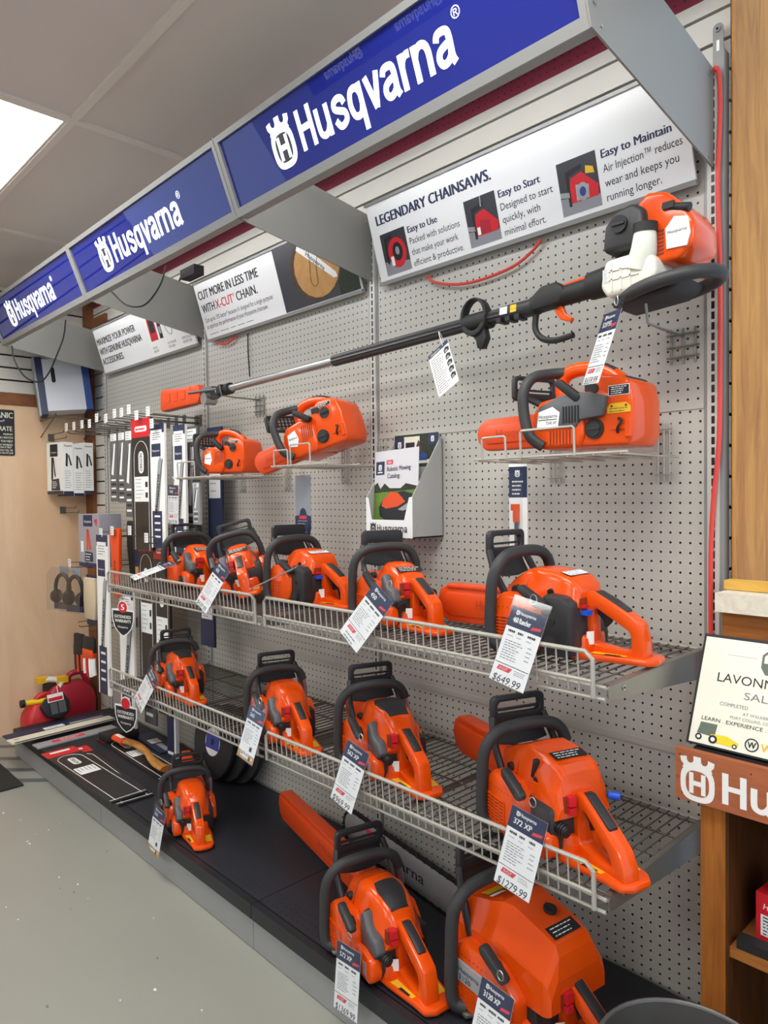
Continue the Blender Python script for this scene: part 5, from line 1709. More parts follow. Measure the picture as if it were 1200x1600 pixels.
# ================================================================ goods on the far left bay
mat('pack_grey', '#5a5b5e', 0.4, vary=0.1, scale=6)
mat('loppers_grey', '#9b98a2', 0.5)


def peg_hook(x, z, y0=0.0, length=10.0, lab='long wire peg hook with a white price tab on its end, holding bar packs', group='peg hooks of the far left bay', price=True, tabh=0.0):
    t = thing('peg_hook', lab, 'hook', (x, y0, z), 0, group)
    q = B()
    q.tube([(0, -0.03, 0), (0, -length + 0.6, 0), (0, -length, 0.35)], 0.12, 'dark_wire', n=7)
    q.tube([(0, -0.03, 1.0), (0, -length, 1.2), (0, -length - 0.1, 0.9)], 0.09, 'dark_wire', n=6)
    q.box(-0.5, 0.5, -0.25, -0.02, -0.6, 1.6, 'dark_wire', 0.05)
    q.build('wire', t)
    if price:
        q = B(); q.prism([(-0.75, 0.2 + tabh), (0.75, 0.2 + tabh), (0.75, 2.0 + tabh), (-0.75, 2.0 + tabh)], 'y', -length - 0.22, -length - 0.15, 'paper')
        q.lines(-0.5, 0.5, 0.6 + tabh, 1.6 + tabh, 3, (0, -length - 0.24, 0), X_, Z_, 'ink_grey', 0.14)
        q.build('price_tab', t)
    return t


# hooks with tabs along the top row
for k, x in enumerate((-140.5, -135.8, -131.0, -126.8, -122.8, -118.0, -113.6, -110.2, -106.8, -103.4, -98.5, -97.0)):
    peg_hook(x, 72.4 if x < -100 else 71.8, tabh=(0.3, 0.2, 0.2, 0.0, 0.9, 0.4, 1.0, 0.9, 1.2, -0.3, 0.6, -1.8)[k], lab='long wire peg hook with white price tab in the top row over bar packs')


def bar_pack(lab, x, y, ztop, w, h, kind, yaw=6, group=None):
    """flat hang pack for a saw bar or chain, hanging from its top edge"""
    t = thing('bar_pack', lab, 'bar pack', (x, y, ztop), yaw, group)
    q = B()
    base = {'oregon': 'pack_black', 'white': 'white', 'grey': 'pack_grey', 'navy': 'navy', 'silver': 'light_grey'}[kind]
    q.box(-w / 2, w / 2, -0.2, 0.25, -h, 0, base, 0.05)
    q.build('sleeve', t)
    o = (0, -0.21, 0)
    q = B()
    hw = w / 2
    if kind == 'oregon':
        hh = min(3.6, h * 0.16)
        q.rect(-hw, -hh, hw, 0, o, X_, Z_, 'red', 0.01)
        q.poly(rrect(0, -hh * 0.55, w * 0.62, hh * 0.3, hh * 0.13), o, X_, Z_, 'white', 0.02)
        q.text('Chainsaw Bar', 0, -hh * 0.62, hh * 0.16, o, X_, Z_, 'red', w=w * 0.5, lift=0.03, mid=True) if False else None
        q.lines(-w * 0.26, w * 0.26, -hh * 0.56, -hh * 0.56, 1, o, X_, Z_, 'red', hh * 0.12, 0.03, 3)
        out = [(hw * 0.74, -h)] + [(hw * 0.74 * math.cos(R(a)), -hh - hw * 1.05 + hw * 0.85 * math.sin(R(a))) for a in range(0, 181, 15)] + [(-hw * 0.74, -h)]
        q.tube([V((a, -0.225, b)) for a, b in out], 0.05, 'paper', n=4)
        # oval name plate written sideways
        cz = -hh - h * 0.19
        q.poly(rrect(0, cz, w * 0.27, h * 0.17, w * 0.13), o, X_, Z_, 'paper', 0.03)
        q.text('OREGON', -h * 0.066, -w * 0.06, w * 0.13, V(o) + V((0, 0, cz)), Z_, -X_, 'ink', w=h * 0.132, bold=0.012, lift=0.045)
        q.rect(-w * 0.36, -h * 0.63, w * 0.36, -h * 0.44, o, X_, Z_, 'paper', 0.035)
        q.lines(-w * 0.3, w * 0.1, -h * 0.6, -h * 0.46, 6, o, X_, Z_, 'ink_grey', 0.12, 0.045, 5)
        q.rect(w * 0.2, -h * 0.6, w * 0.32, -h * 0.56, o, X_, Z_, 'ink', 0.045); q.rect(w * 0.2, -h * 0.52, w * 0.32, -h * 0.48, o, X_, Z_, 'ink', 0.045)
    elif kind == 'white':
        q.rect(-hw, -h * 0.07, hw, 0, o, X_, Z_, 'navy', 0.01)
        q.rect(-hw * 0.9, -h * 0.14, hw * 0.7, -h * 0.045, o, X_, Z_, 'paper', 0.02); q.lines(-hw * 0.7, hw * 0.6, -h * 0.12, -h * 0.07, 4, o, X_, Z_, 'ink', 0.14, 0.03, 7)
        q.rect(-hw * 0.8, -h * 0.26, hw * 0.5, -h * 0.155, o, X_, Z_, 'navy', 0.02); q.text('Husqvarna', 0, -h * 0.21, 0.4, o, X_, Z_, 'white', w=hw * 0.9, lift=0.035, mid=True) if False else q.text('Husqvarna', -hw * 0.65, -h * 0.22, 0.4, o, X_, Z_, 'white', w=hw * 1.0, lift=0.035)
        # printed bar with the name running up it
        q.poly([(-hw * 0.5, -h * 0.72), (hw * 0.1, -h * 0.74), (hw * 0.72, -h * 0.3), (hw * 0.4, -h * 0.26), (hw * 0.1, -h * 0.3)], o, X_, Z_, 'light_grey', 0.015)
        d = V((hw * 0.55, 0, h * 0.42)).normalized(); e = V((-h * 0.42, 0, hw * 0.55)).normalized()
        q.text('Husqvarna', 0, 0, w * 0.17, V((-hw * 0.08, -0.25, -h * 0.7)), d, e, 'ink', w=h * 0.3, bold=0.02)
        q.tube([(-hw * 0.2, -0.25, -h * 0.72), (hw * 0.75, -0.25, -h * 0.28)], 0.06, 'ink', n=4)
        q.rect(-hw * 0.8, -h, hw * 0.55, -h * 0.7, o, X_, Z_, 'navy', 0.02)
        for k in range(4):
            q.rect(-hw * 0.5, -h * (0.75 + 0.055 * k), hw * 0.3, -h * (0.735 + 0.055 * k), o, X_, Z_, 'white', 0.03)
    elif kind == 'navy':
        q.rect(-hw * 0.8, -h * 0.5, hw * 0.8, -h * 0.12, o, X_, Z_, 'paper', 0.02); q.lines(-hw * 0.6, hw * 0.5, -h * 0.45, -h * 0.18, 6, o, X_, Z_, 'ink', 0.12, 0.03, 3)
        q.rect(-hw * 0.4, -h * 0.07, hw * 0.4, -h * 0.05, o, X_, Z_, 'white', 0.02)
    else:
        q.rect(-hw * 0.8, -h * 0.12, hw * 0.8, -h * 0.02, o, X_, Z_, 'paper', 0.02); q.lines(-hw * 0.6, hw * 0.5, -h * 0.1, -h * 0.04, 3, o, X_, Z_, 'ink', 0.14, 0.03, 9)
        q.poly([(-hw * 0.7, -h * 0.6), (-hw * 0.1, -h * 0.62), (hw * 0.5, -h * 0.16), (-hw * 0.1, -h * 0.16)], o, X_, Z_, 'paper', 0.015)
        q.tube([(-hw * 0.75, -0.25, -h * 0.6), (hw * 0.1, -0.25, -h * 0.15)], 0.07, 'ink', n=4)
        for k in range(5):
            q.rect(-hw * 0.7, -h * (0.7 + 0.06 * k), hw * 0.5, -h * (0.675 + 0.06 * k), o, X_, Z_, 'white' if k % 2 == 0 else 'ink', 0.03)
    q.build('print', t)
    return t


mat('pack_black', '#232324', 0.35, vary=0.2, scale=5)
PK = 'hanging bar packs of the far left bay'
bar_pack('leftmost of three slim grey bar packs beside the big black and red pack', -117.2, -8.8, 70.9, 3.2, 14.4, 'grey', 4, PK)
bar_pack('middle one of three slim grey bar packs beside the big black and red pack', -113.3, -8.8, 70.9, 3.0, 14.6, 'grey', 4, PK)
bar_pack('rightmost, longest of three slim grey bar packs beside the big black and red pack', -109.8, -8.8, 71.0, 3.2, 17.6, 'grey', 4, PK)
bar_pack('big black bar pack with red header and white name oval in the top row', -103.4, -9.2, 72.6, 7.6, 25.6, 'oregon', 3, PK)
bar_pack('white and navy bar pack right of the big black and red pack', -97.0, -9.0, 71.0, 5.2, 23.3, 'white', 3, PK)
bar_pack('plain grey bar pack behind the white and navy one', -93.0, -7.0, 69.5, 4.0, 22.0, 'silver', 3, PK)
bar_pack('black bar pack hanging behind the plain grey pack', -91.4, -5.0, 70.4, 4.4, 24.0, 'grey', 3, PK)
bar_pack('white and navy bar pack hanging just left of the small top handled saw', -88.4, -9.0, 70.2, 4.0, 24.0, 'white', 3, PK)
bar_pack('slim silver bar pack behind the price tag of the small top handled saw', -83.5, -8.5, 59.8, 2.2, 7.4, 'silver', 3, PK)
bar_pack('dark bar pack hanging behind the small top handled saw', -86.6, -3.0, 70.0, 4.6, 26.0, 'navy', 3, PK)
bar_pack('left one of two black bar packs in the second row', -105.2, -7.8, 50.2, 6.0, 31.5, 'oregon', 3, PK)
bar_pack('right one of two black bar packs in the second row', -98.6, -7.8, 49.0, 5.8, 33.5, 'oregon', 3, PK)
bar_pack('tall white and navy bar pack at the left end of the upper shelf fence', -118.8, -11.0, 49.6, 5.2, 33.5, 'white', 3, PK)
bar_pack('white bar pack behind the red five year warranty badge', -112.0, -9.0, 38.5, 6.0, 28.0, 'white', 3, PK)
bar_pack('wide grey bar pack behind the left end of the lower shelf fence', -108.3, -6.0, 38.0, 4.6, 27.0, 'grey', 3, PK)
bar_pack('navy tabbed pack hanging behind the small far saw of the lower shelf', -86.6, -5.0, 40.0, 4.4, 10.0, 'navy', 3, PK)
for x, z in ((-119.2, 49.0), (-113.5, 49.5), (-105.2, 49.8), (-98.0, 48.6), (-86.6, 40.2)):
    peg_hook(x, z, lab='wire peg hook of the second row, over the hanging packs', length=11.0, price=(x != -86.6))
for x, z in ((-92.0, 62.6), (-88.0, 62.8)):
    peg_hook(x, z, lab='short wire peg hook beside the white and navy bar pack', length=8.0, price=False)

# orange and black guard packs left of the shelf fence
t = thing('scabbard_pack', 'orange bar scabbard hanging in front of grey packs by the shelf end', 'tool pack', (-113.9, -10.2, 51.0), 8)
q = B(); q.prism([(-1.9, 0), (1.7, 0), (1.6, -3.0), (0.9, -14), (-0.9, -14), (-1.5, -6)], 'y', -0.4, 0.4, 'orange_dull', 0.2); q.build('scabbard', t)
q = B(); q.text('Husqvarna', -5.0, -0.3, 0.8, V((0, -0.45, -7.5)), Z_, -X_, 'ink', w=6, lift=0.03); q.build('lettering', t)
t = thing('glove_pack', 'black work glove pack with a navy card behind the orange scabbard', 'glove pack', (-111.0, -6.5, 52.5), 6)
q = B(); q.prism([(-4.2, 0), (3.4, -0.4), (3.6, -7), (2.6, -13), (-3.0, -13.5), (-4.4, -5)], 'y', -0.5, 0.4, 'black', 0.25); q.build('glove', t)
q = B(); q.rect(-1.2, -12.0, 1.4, -6.0, (0, -0.52, 0), X_, Z_, 'navy'); q.rect(-1.0, -11.8, 1.2, -9.4, (0, -0.53, 0), X_, Z_, 'log'); q.build('card', t)

# three white boxes hanging from the left wall
for k, (y, z) in enumerate(((-7.2, 71.0), (-2.9, 71.0), (1.0, 71.2))):
    y = (-7.6, -4.98, -2.4)[k]
    lab = ('white boxed tool with black picture, nearest of three boxes by the plywood wall', 'middle one of three white boxed tools by the plywood wall', 'rearmost of three white boxed tools, half behind the far upright')[k]
    t = thing('boxed_tool', lab, 'box', (-148.0 - 0.42 * k, -8.4 + 2.62 * k, z - 12.6 - (0, 0.5, 0.1)[k]), 9, 'white boxed tools by the plywood wall')
    q = B(); q.box(-7.6, 0, -0.05, 2.5, 0, 12.6, 'white', 0.06); q.build('carton', t)
    q = B()
    for o, U, w_ in (((0.01, 0, 0), Y_, 2.5), ((-7.6, -0.06, 0), X_, 7.6)):
        if w_ < 5:
            q.text('Husqvarna', 0.3, 11.5, 0.45, o, U, Z_, 'ink', w=1.9, bold=0.01)
            q.poly([(0.6, 6.8), (1.1, 6.6), (1.2, 9.8), (0.7, 9.9)], o, U, Z_, 'ink', 0.02); q.poly([(1.2, 9.4), (1.5, 9.5), (2.2, 7.0), (1.8, 6.9)], o, U, Z_, 'ink', 0.02)
            q.lines(0.35, 2.2, 1.6, 5.6, 8, o, U, Z_, 'ink_grey', 0.12, 0.02, k)
            q.rect(0, 0, w_, 0.7, o, U, Z_, 'navy', 0.015)
        else:
            q.rect(1.6, 9.2, 5.2, 12.2, o, U, Z_, 'ink', 0.015); q.text('Husqvarna', 2.2, 10.0, 0.45, o, U, Z_, 'white', w=2.4, lift=0.03)
            q.poly([(2.0, 3.6), (2.8, 3.6), (3.2, 9.0), (2.2, 9.0)], o, U, Z_, 'ink', 0.02); q.poly([(3.6, 4.4), (4.2, 4.2), (3.4, 8.8), (3.0, 8.8)], o, U, Z_, 'ink', 0.02)
            q.poly([(2.0, 0.9), (6.2, 0.9), (5.6, 3.8), (2.2, 3.6)], o, U, Z_, 'photo_dark', 0.02); q.lines(2.6, 5.2, 1.6, 3.0, 4, o, U, Z_, 'white', 0.2, 0.03, k)
            q.rect(0, 0, w_, 0.8, o, U, Z_, 'photo_dark', 0.015)
    q.build('print', t)
for k, (z, yy) in enumerate(((55.0, -6.0), (73.2, -8.5))):
    t = thing('wall_hook', ('bare pair of wire hooks on the plywood wall below the white boxes', 'bare wire hook above the white boxes by the plywood wall')[k], 'hook', (-156.9, yy, z), 0)
    q = B()
    q.tube([(0, 0, 0), (9.5, 0, 0), (10.0, 0, 0.4)], 0.12, 'dark_wire', n=7)
    q.tube([(0, 0.8, -1.2), (9, 0.8, -1.2), (9.6, 0.8, -0.8)], 0.12, 'dark_wire', n=7)
    q.box(0, 0.2, -0.3, 1.1, -1.5, 0.3, 'dark_wire')
    q.build('wire', t)
# grey loppers carton
t = thing('loppers_box', 'grey carton printed with orange loppers, hanging under the white boxes', 'box', (-133.0, -10.6, 42.2), 5)
q = B(); q.box(0, 9.6, 0, 5.0, 0, 11.6, 'loppers_grey', 0.08); q.build('carton', t)
q = B()
o = (0, -0.02, 0)
q.rect(2.2, 8.9, 6.4, 11.4, o, X_, Z_, 'navy'); q.text('Husqvarna', 2.7, 9.7, 0.6, o, X_, Z_, 'white', w=3.2, lift=0.03)
q.poly([(7.2, 10.4), (8.6, 10.6), (8.2, 8.8)], o, X_, Z_, 'red')
q.poly([(3.6, 3.8), (4.4, 3.6), (4.6, 8.2), (3.8, 8.4)], o, X_, Z_, 'orange_dull', 0.03); q.poly([(5.0, 3.6), (5.8, 4.0), (4.6, 8.4), (4.2, 8.0)], o, X_, Z_, 'orange_dull', 0.03)
q.poly([(2.6, 1.2), (6.6, 1.2), (6.4, 3.2), (3.0, 3.4)], o, X_, Z_, 'navy', 0.02); q.lines(3.2, 5.8, 1.6, 2.8, 3, o, X_, Z_, 'white', 0.2, 0.03)
q.rect(0.9, 3.2, 2.2, 5.6, o, X_, Z_, 'paper'); q.rect(0, 0, 9.6, 0.9, o, X_, Z_, 'navy')
q.build('print', t)
# ear defenders in blisters, gloves
for k, (x, y) in enumerate(((-138.6, -12.4), (-132.0, -12.0))):
    t = thing('ear_defenders', ('left one of two blister packed black ear defenders by the plywood wall', 'right one of two blister packed black ear defenders by the plywood wall')[k], 'ear defenders', (x, y, 32.4), 20, 'blister packed ear defenders')
    t.scale = (0.76, 0.76, 0.86)
    q = B()
    q.tube([(3.0 * math.cos(R(a)), 0, 5.2 + 3.6 * math.sin(R(a))) for a in range(-20, 201, 20)], 0.55, 'black', n=10)
    q.build('headband', t)
    for sx_ in (-1, 1):
        q = B(); q.lathe([(0.2, -1.2), (1.5, -1.1), (1.8, -0.4), (1.8, 0.4), (1.4, 0.8), (0.2, 0.9)], (sx_ * 2.6, 0, 3.0), 'black', 'x', 14, 1.0); q.build('ear_cup', t)
    q = B(); q.box(-3.6, 3.6, -0.2, 0.2, -0.4, 1.4, 'navy'); q.build('card', t)
    q = B(); q.box(-1.8, 1.8, 0.6, 0.7, 8.2, 11, 'photo_grey'); q.build('header_card', t)
    q = B(); q.prism([(-4.3, -0.4), (4.3, -0.4), (4.3, 9.0), (2.0, 11.0), (-2.0, 11.0), (-4.3, 9.0)], 'y', -2.2, -2.14, 'blister'); q.build('blister', t)
t = thing('glove_pack', 'tan and black work gloves hanging right of the ear defenders', 'glove pack', (-126.2, -10.8, 40.0), 4)
q = B(); q.prism([(-2.6, 0), (2.6, 0), (2.8, -5), (2.4, -9.0), (-2.4, -9.0), (-2.8, -5)], 'y', -0.5, 0.4, 'leather', 0.25); q.build('glove', t)
q = B(); q.box(-3.2, 3.0, 0.5, 0.7, -10.5, 0.5, 'navy'); q.build('card', t)
for k, (x, w_) in enumerate(((-132.8, 3.6), (-127.0, 4.6))):
    t = thing('work_glove', ('black and orange work glove on a hook, left of the striped glove', 'orange, black and white striped work glove hanging beside the tall white pack')[k], 'glove', (x, -11.0, 27.0), 6)
    q = B()
    top = 'black'
    q.prism([(-w_ / 2, 0), (w_ / 2, 0), (w_ / 2 + 0.2, -3.2), (-w_ / 2 - 0.2, -3.2)], 'y', -0.5, 0.4, top, 0.2)
    q.build('cuff', t)
    q = B()
    n_ = 4
    for f in range(n_):
        xx = -w_ / 2 + w_ * (f + 0.5) / n_
        q.tube([(xx, 0, -3.0), (xx * 1.06, -0.15, -5.6), (xx * 1.1, 0, -8.6 + (0.5 if f in (0, 3) else 0))], 0.5 if k else 0.42, ('black', 'orange_dull', 'black', 'orange_dull')[f] if k == 0 else ('white', 'can_red', 'white', 'white')[f], n=8, sm=3)
    q.build('fingers', t)
    q = B(); q.prism([(-w_ / 2, -2.6), (w_ / 2, -2.6), (w_ / 2, -4.4), (-w_ / 2, -4.9)], 'y', -0.62, 0.45, 'orange_dull' if k else 'black', 0.15); q.build('palm', t)
for x, z, ln in ((-136, 41.6, 11.5), (-129, 42.0, 11.0), (-133, 28.4, 11.0), (-127.5, 28.2, 11.0)):
    peg_hook(x, z, length=ln, lab='wire peg hook over the ear defenders and gloves', group='peg hooks over the gloves', price=(x == -136))

# big white and blue carton on the left wall
t = thing('display_carton', 'big white and blue carton with a black hand slot, high on the slatted left wall', 'box', (-149.4, -11.9, 78.2))
t.rotation_euler = (R(6), R(-4), R(-15))
t.scale = (1.0, 1.0, 1.08)
q = B(); q.box(-6.0, 0, 0.8, 9.4, 0.0, 11.6, 'carton_white', 0.12); q.build('carton', t)
q = B(); q.box(-6.1, -0.4, -0.7, 0.8, -0.6, 12.2, 'navy', 0.05); q.box(-6.2, -0.6, -1.1, -0.7, -0.8, 12.4, 'light_grey', 0.05); q.build('front_lid', t)
q = B(); q.box(-5.9, 0.1, 9.4, 11.0, 0.0, 11.8, 'royal', 0.08); q.build('rear_sleeve', t)
q = B(); q.prism(rrect(2.9, 8.0, 0.9, 3.4, 0.42), 'x', -0.05, 0.04, 'slot_black'); q.build('hand_slot', t)
t = thing('shelf_bracket', 'wire shelf bracket carrying the big white and blue carton', 'bracket', (-156.9, -5, 76.6))
q = B()
for yy in (-5.5, 5.0):
    q.tube([(0.1, yy, 0), (10.5, yy, 0.2), (10.8, yy, 0.9)], 0.2, 'dark_wire', n=6); q.cyl((0.1, yy, -4), (9.5, yy, 0), 0.15, 'dark_wire', n=6)
q.cyl((10, -5.5, 0.1), (10, 5, 0.1), 0.15, 'dark_wire', n=6)
q.build('wire', t)

# black shop sign on the plywood
t = thing('shop_sign', 'black tin sign with pale lettering on the plywood wall', 'sign', (-156.9, -16.5, 67.8))
q = B(); q.prism(rrect(-6.2, 5.5, 12.4, 11.0, 0.4), 'x', 0.0, 0.1, 'chalk'); q.build('panel', t)
q = B()
o = (0.11, 0, 0)
for s_, x1, y, h in (('MECHANIC', -0.35, 9.0, 1.35), ('RATE', -0.55, 5.9, 1.1), ('MINIMUM', -0.5, 4.9, 0.42), ('IF YOU WATCH', -0.45, 4.05, 0.5), ('IF YOU HELP', -0.5, 3.2, 0.5), ('IF YOU WORKED', -0.5, 2.35, 0.45), ('ON IT FIRST', -0.7, 1.75, 0.42), ('IF YOU TELL ME', -0.5, 1.05, 0.42), ('HOW TO DO MY JOB', -0.45, 0.4, 0.42)):
    tw = glyph(s_, 0.02)[2] * h * 0.78
    q.text(s_, x1 - tw, y, h, o, Y_, Z_, 'cream', w=tw, bold=0.02)
q.tube([(0.13, -5.4, 7.8), (0.13, -2.6, 8.2), (0.13, -2.2, 8.5)], 0.2, 'light_grey', n=6)
q.build('lettering', t)

# warranty shields on thin cords
for k, (x, z) in enumerate(((-108.9, 32.9), (-108.4, 13.7))):
    t = thing('warranty_badge', ('red and navy extended warranty shield with a white five, below the upper shelf end', 'extended warranty shield partly behind a price tag, below the lower shelf end')[k], 'badge', (x, -11.2, z), 14, 'extended warranty shields')
    t.scale = (0.78, 0.8, 0.66)
    q = B()
    sh = [(-4.4, 3.2), (-1.9, 3.4), (-1.9, 4.4), (-1.2, 5.6), (0, 6.0), (1.2, 5.6), (1.9, 4.4), (1.9, 3.4), (4.4, 3.2), (4.3, 0.2), (3.4, -2.4), (1.8, -4.0), (0, -5.0), (-1.8, -4.0), (-3.4, -2.4), (-4.3, 0.2)]
    q.prism(sh, 'y', -0.08, 0.0, 'paper')
    q.build('shield', t)
    q = B()
    o = (0, -0.1, 0)
    q.poly([(a * 0.9, b * 0.9 - (0.15 if b < 4 else 0.6)) for a, b in sh if b < 3.3], o, X_, Z_, 'ink', 0.0)
    q.poly([(1.7 * math.cos(R(a)), 3.9 + 1.7 * math.sin(R(a))) for a in range(0, 360, 20)], o, X_, Z_, 'red', 0.02)
    if k == 0:
        q.text('5', -0.6, 3.1, 1.7, o, X_, Z_, 'white', w=1.2, bold=0.04, lift=0.04)
    q.text('EXTENDED', -3.2, 0.6, 0.9, o, X_, Z_, 'white', w=6.4, bold=0.03, lift=0.03)
    q.text('WARRANTY', -3.2, -0.7, 0.9, o, X_, Z_, 'white', w=6.4, bold=0.03, lift=0.03)
    q.text('Husqvarna', -2.0, -2.4, 0.7, o, X_, Z_, 'white', w=4.0, lift=0.03)
    q.build('print', t)
    q = B(); q.tube([(0, 0, 6.0), (-0.8, 0.3, 7.6), (0, 0.6, 8.6), (0.8, 0.3, 7.6), (0, 0, 6.0)], 0.04, 'cable', n=5, sm=3); q.build('cord', t)

# ================================================================ on the floor and the deck at the far left
def fuel_can(lab, loc, rz, lx, ly, h, m, tall):
    t = thing('fuel_can', lab, 'fuel can', loc, rz, 'red fuel cans')
    q = B()
    rows = []
    for z, k in ((0, 0.93), (0.5, 1.0), (h * 0.62, 1.0), (h * 0.78, 0.93), (h * 0.9, 0.78), (h, 0.6)):
        rows.append([(a * k, b * k, z) for a, b in rrect(0, 0, lx, ly, 1.4)])
    q.loft(rows, m)
    q.build('body', t, sharp=45)
    q = B()
    if tall:
        q.tube([(0, ly * 0.02, h * 0.92), (0, ly * 0.05, h + 1.7), (0, ly * 0.3, h + 1.9), (0, ly * 0.42, h * 0.8)], 0.75, m, n=10, sm=4)
    else:
        q.tube([(0, -ly * 0.25, h - 0.4), (0, -ly * 0.1, h + 1.5), (0, ly * 0.12, h + 1.5), (0, ly * 0.22, h - 0.3)], 0.7, m, n=10, sm=4)
    q.build('handle', t)
    q = B()
    if tall:
        q.cyl((0, -ly * 0.33, h * 0.8), (0, -ly * 0.33, h + 0.4), 1.5, 'black', n=16)
        q.build('collar', t)
        q = B()
        q.tube([(-1.0, -ly * 0.5, h + 1.4), (0, -ly * 0.33, h + 1.5), (0.8, -ly * 0.12, h + 1.0)], 0.75, 'cream', n=10, sm=3)
        q.box(-1.6, 0.4, -ly * 0.55, -ly * 0.35, h + 0.9, h + 2.2, 'yellow', 0.2)
        q.box(-0.4, 1.8, -ly * 0.22, -ly * 0.02, h + 0.4, h + 1.9, 'yellow', 0.2)
        q.cyl((1.2, -ly * 0.14, h + 0.6), (1.8, -ly * 0.2, h - 0.9), 0.7, 'cream', n=10)
        q.build('spout', t)
        q = B(); q.tube([(2.2, -ly * 0.25, h), (lx * 0.5 + 0.3, -ly * 0.27, h - 2.0), (lx * 0.5 + 0.3, -ly * 0.27, h - 5.0)], 0.1, 'white', n=6, sm=3); q.box(lx * 0.5 + 0.1, lx * 0.5 + 0.4, -ly * 0.36, -ly * 0.2, h - 6.8, h - 5.0, 'ink_grey', 0.05); q.build('hang_tag', t)
    else:
        q.cyl((0.4, -ly * 0.5, h + 0.6), (0.4, ly * 0.5, h + 0.2), 0.62, 'spout_yellow', n=12)
        q.cyl((0.4, -ly * 0.56, h + 0.6), (0.4, -ly * 0.46, h + 0.6), 0.9, 'black', n=12)
        q.build('spout', t)
    return t


fuel_can('small red fuel can with a yellow spout on the floor by the plywood wall', (-145.9, -14.8, 0.06), 0, 6.6, 9.0, 9.6, 'can_red', False)
fuel_can('larger dark red fuel can with yellow and cream spouts beside the deck end', (-153.25, -6.8, 0.06), 0, 7.0, 12.6, 11.4, 'can_red_deep', True)
t = thing('part_tray', 'black plastic part pack with a white and red card, leaning on the small fuel can', 'parts pack', (-141.4, -13.6, 6.9), 0)
t.rotation_euler = (0, R(-18), R(10))
q = B(); q.prism([(-3.2, 3.0), (-1.6, 4.6), (2.6, 5.0), (3.8, 3.2), (3.6, 0.4), (0.6, -0.8), (-2.0, 0.4)], 'x', -0.6, 0.5, 'black', 0.3); q.build('tray', t)
q = B(); q.rect(-1.4, 3.4, 2.4, 5.2, (0.55, 0, 0), Y_, Z_, 'paper'); q.rect(-1.2, 3.6, 2.2, 4.4, (0.57, 0, 0), Y_, Z_, 'red'); q.rect(-1.0, 0.6, 0.6, 3.2, (0.55, 0, 0), Y_, Z_, 'grey'); q.rect(0.9, 0.6, 2.6, 3.2, (0.55, 0, 0), Y_, Z_, 'grey'); q.build('card', t)


def flat_pack(lab, cx, cy, z, L_, w_, rz, kind, group='bar packs lying on the deck'):
    t = thing('bar_pack', lab, 'bar pack', (cx, cy, z), rz, group)
    q = B()
    base = {'oregon': 'pack_black', 'white': 'cream', 'navy': 'navy', 'grey': 'light_grey'}[kind]
    q.box(-L_ / 2, L_ / 2, -w_ / 2, w_ / 2, 0, 0.3, base, 0.06)
    q.build('sleeve', t)
    q = B()
    o = (0, 0, 0.31)
    h = w_ / 2
    if kind == 'oregon':
        q.rect(-L_ / 2, -h, -L_ / 2 + L_ * 0.12, h, o, X_, Y_, 'red', 0.01)
        q.poly([(-L_ / 2 + 0.8, -h * 0.6), (-L_ / 2 + 1.7, -h * 0.6), (-L_ / 2 + 1.7, h * 0.6), (-L_ / 2 + 0.8, h * 0.6)], o, X_, Y_, 'white', 0.02)
        pts = [(L_ / 2 - 0.3, h * 0.72)] + [(-L_ / 2 + L_ * 0.14 + h * 0.75 - h * 0.75 * math.sin(R(a)), h * 0.72 * math.cos(R(a))) for a in range(0, 181, 15)] + [(L_ / 2 - 0.3, -h * 0.72)]
        q.tube([(a, b_, 0.32) for a, b_ in pts], 0.06, 'paper', n=4)
        q.poly(rrect(-L_ / 2 + L_ * 0.27, 0, L_ * 0.13, w_ * 0.24, w_ * 0.11), o, X_, Y_, 'paper', 0.02)
        q.text('OREGON', -L_ / 2 + L_ * 0.222, -w_ * 0.06, w_ * 0.12, o, X_, Y_, 'ink', w=L_ * 0.1, bold=0.02, lift=0.03)
        q.rect(-L_ / 2 + L_ * 0.4, -w_ * 0.3, -L_ / 2 + L_ * 0.52, w_ * 0.28, o, X_, Y_, 'paper', 0.02)
        q.lines(-L_ / 2 + L_ * 0.41, -L_ / 2 + L_ * 0.49, -w_ * 0.22, w_ * 0.2, 5, o, X_, Y_, 'ink', 0.14, 0.03)
        q.tube([(L_ / 2 - 0.6, -h, 0.32), (L_ / 2 - 0.6, h, 0.32)], 0.06, 'paper', n=4)
    elif kind == 'white':
        q.tube([(-L_ / 2 + 0.5, -h, 0.3), (L_ / 2, -h, 0.3)], 0.1, 'ink', n=4); q.tube([(-L_ / 2 + 0.5, h, 0.3), (L_ / 2, h, 0.3)], 0.1, 'ink', n=4)
        q.poly([(-L_ / 2 + 1, 0.2), (-L_ / 2 + 2, 0.2), (-L_ / 2 + 2, 0.5), (-L_ / 2 + 1, 0.5)], o, X_, Y_, 'ink', 0.02)
    elif kind == 'navy':
        q.rect(-L_ * 0.15, -h * 0.6, L_ * 0.05, h * 0.5, o, X_, Y_, 'paper', 0.02); q.lines(-L_ * 0.12, L_ * 0.02, -h * 0.4, h * 0.3, 4, o, X_, Y_, 'ink', 0.14, 0.03); q.rect(L_ * 0.1, -h * 0.3, L_ * 0.45, h * 0.3, o, X_, Y_, 'light_grey', 0.02)
    else:
        q.rect(-L_ * 0.3, -h * 0.5, L_ * 0.1, h * 0.5, o, X_, Y_, 'tag_red', 0.02); q.lines(-L_ * 0.2, L_ * 0.05, -h * 0.2, h * 0.2, 2, o, X_, Y_, 'white', 0.2, 0.03)
    q.build('print', t)


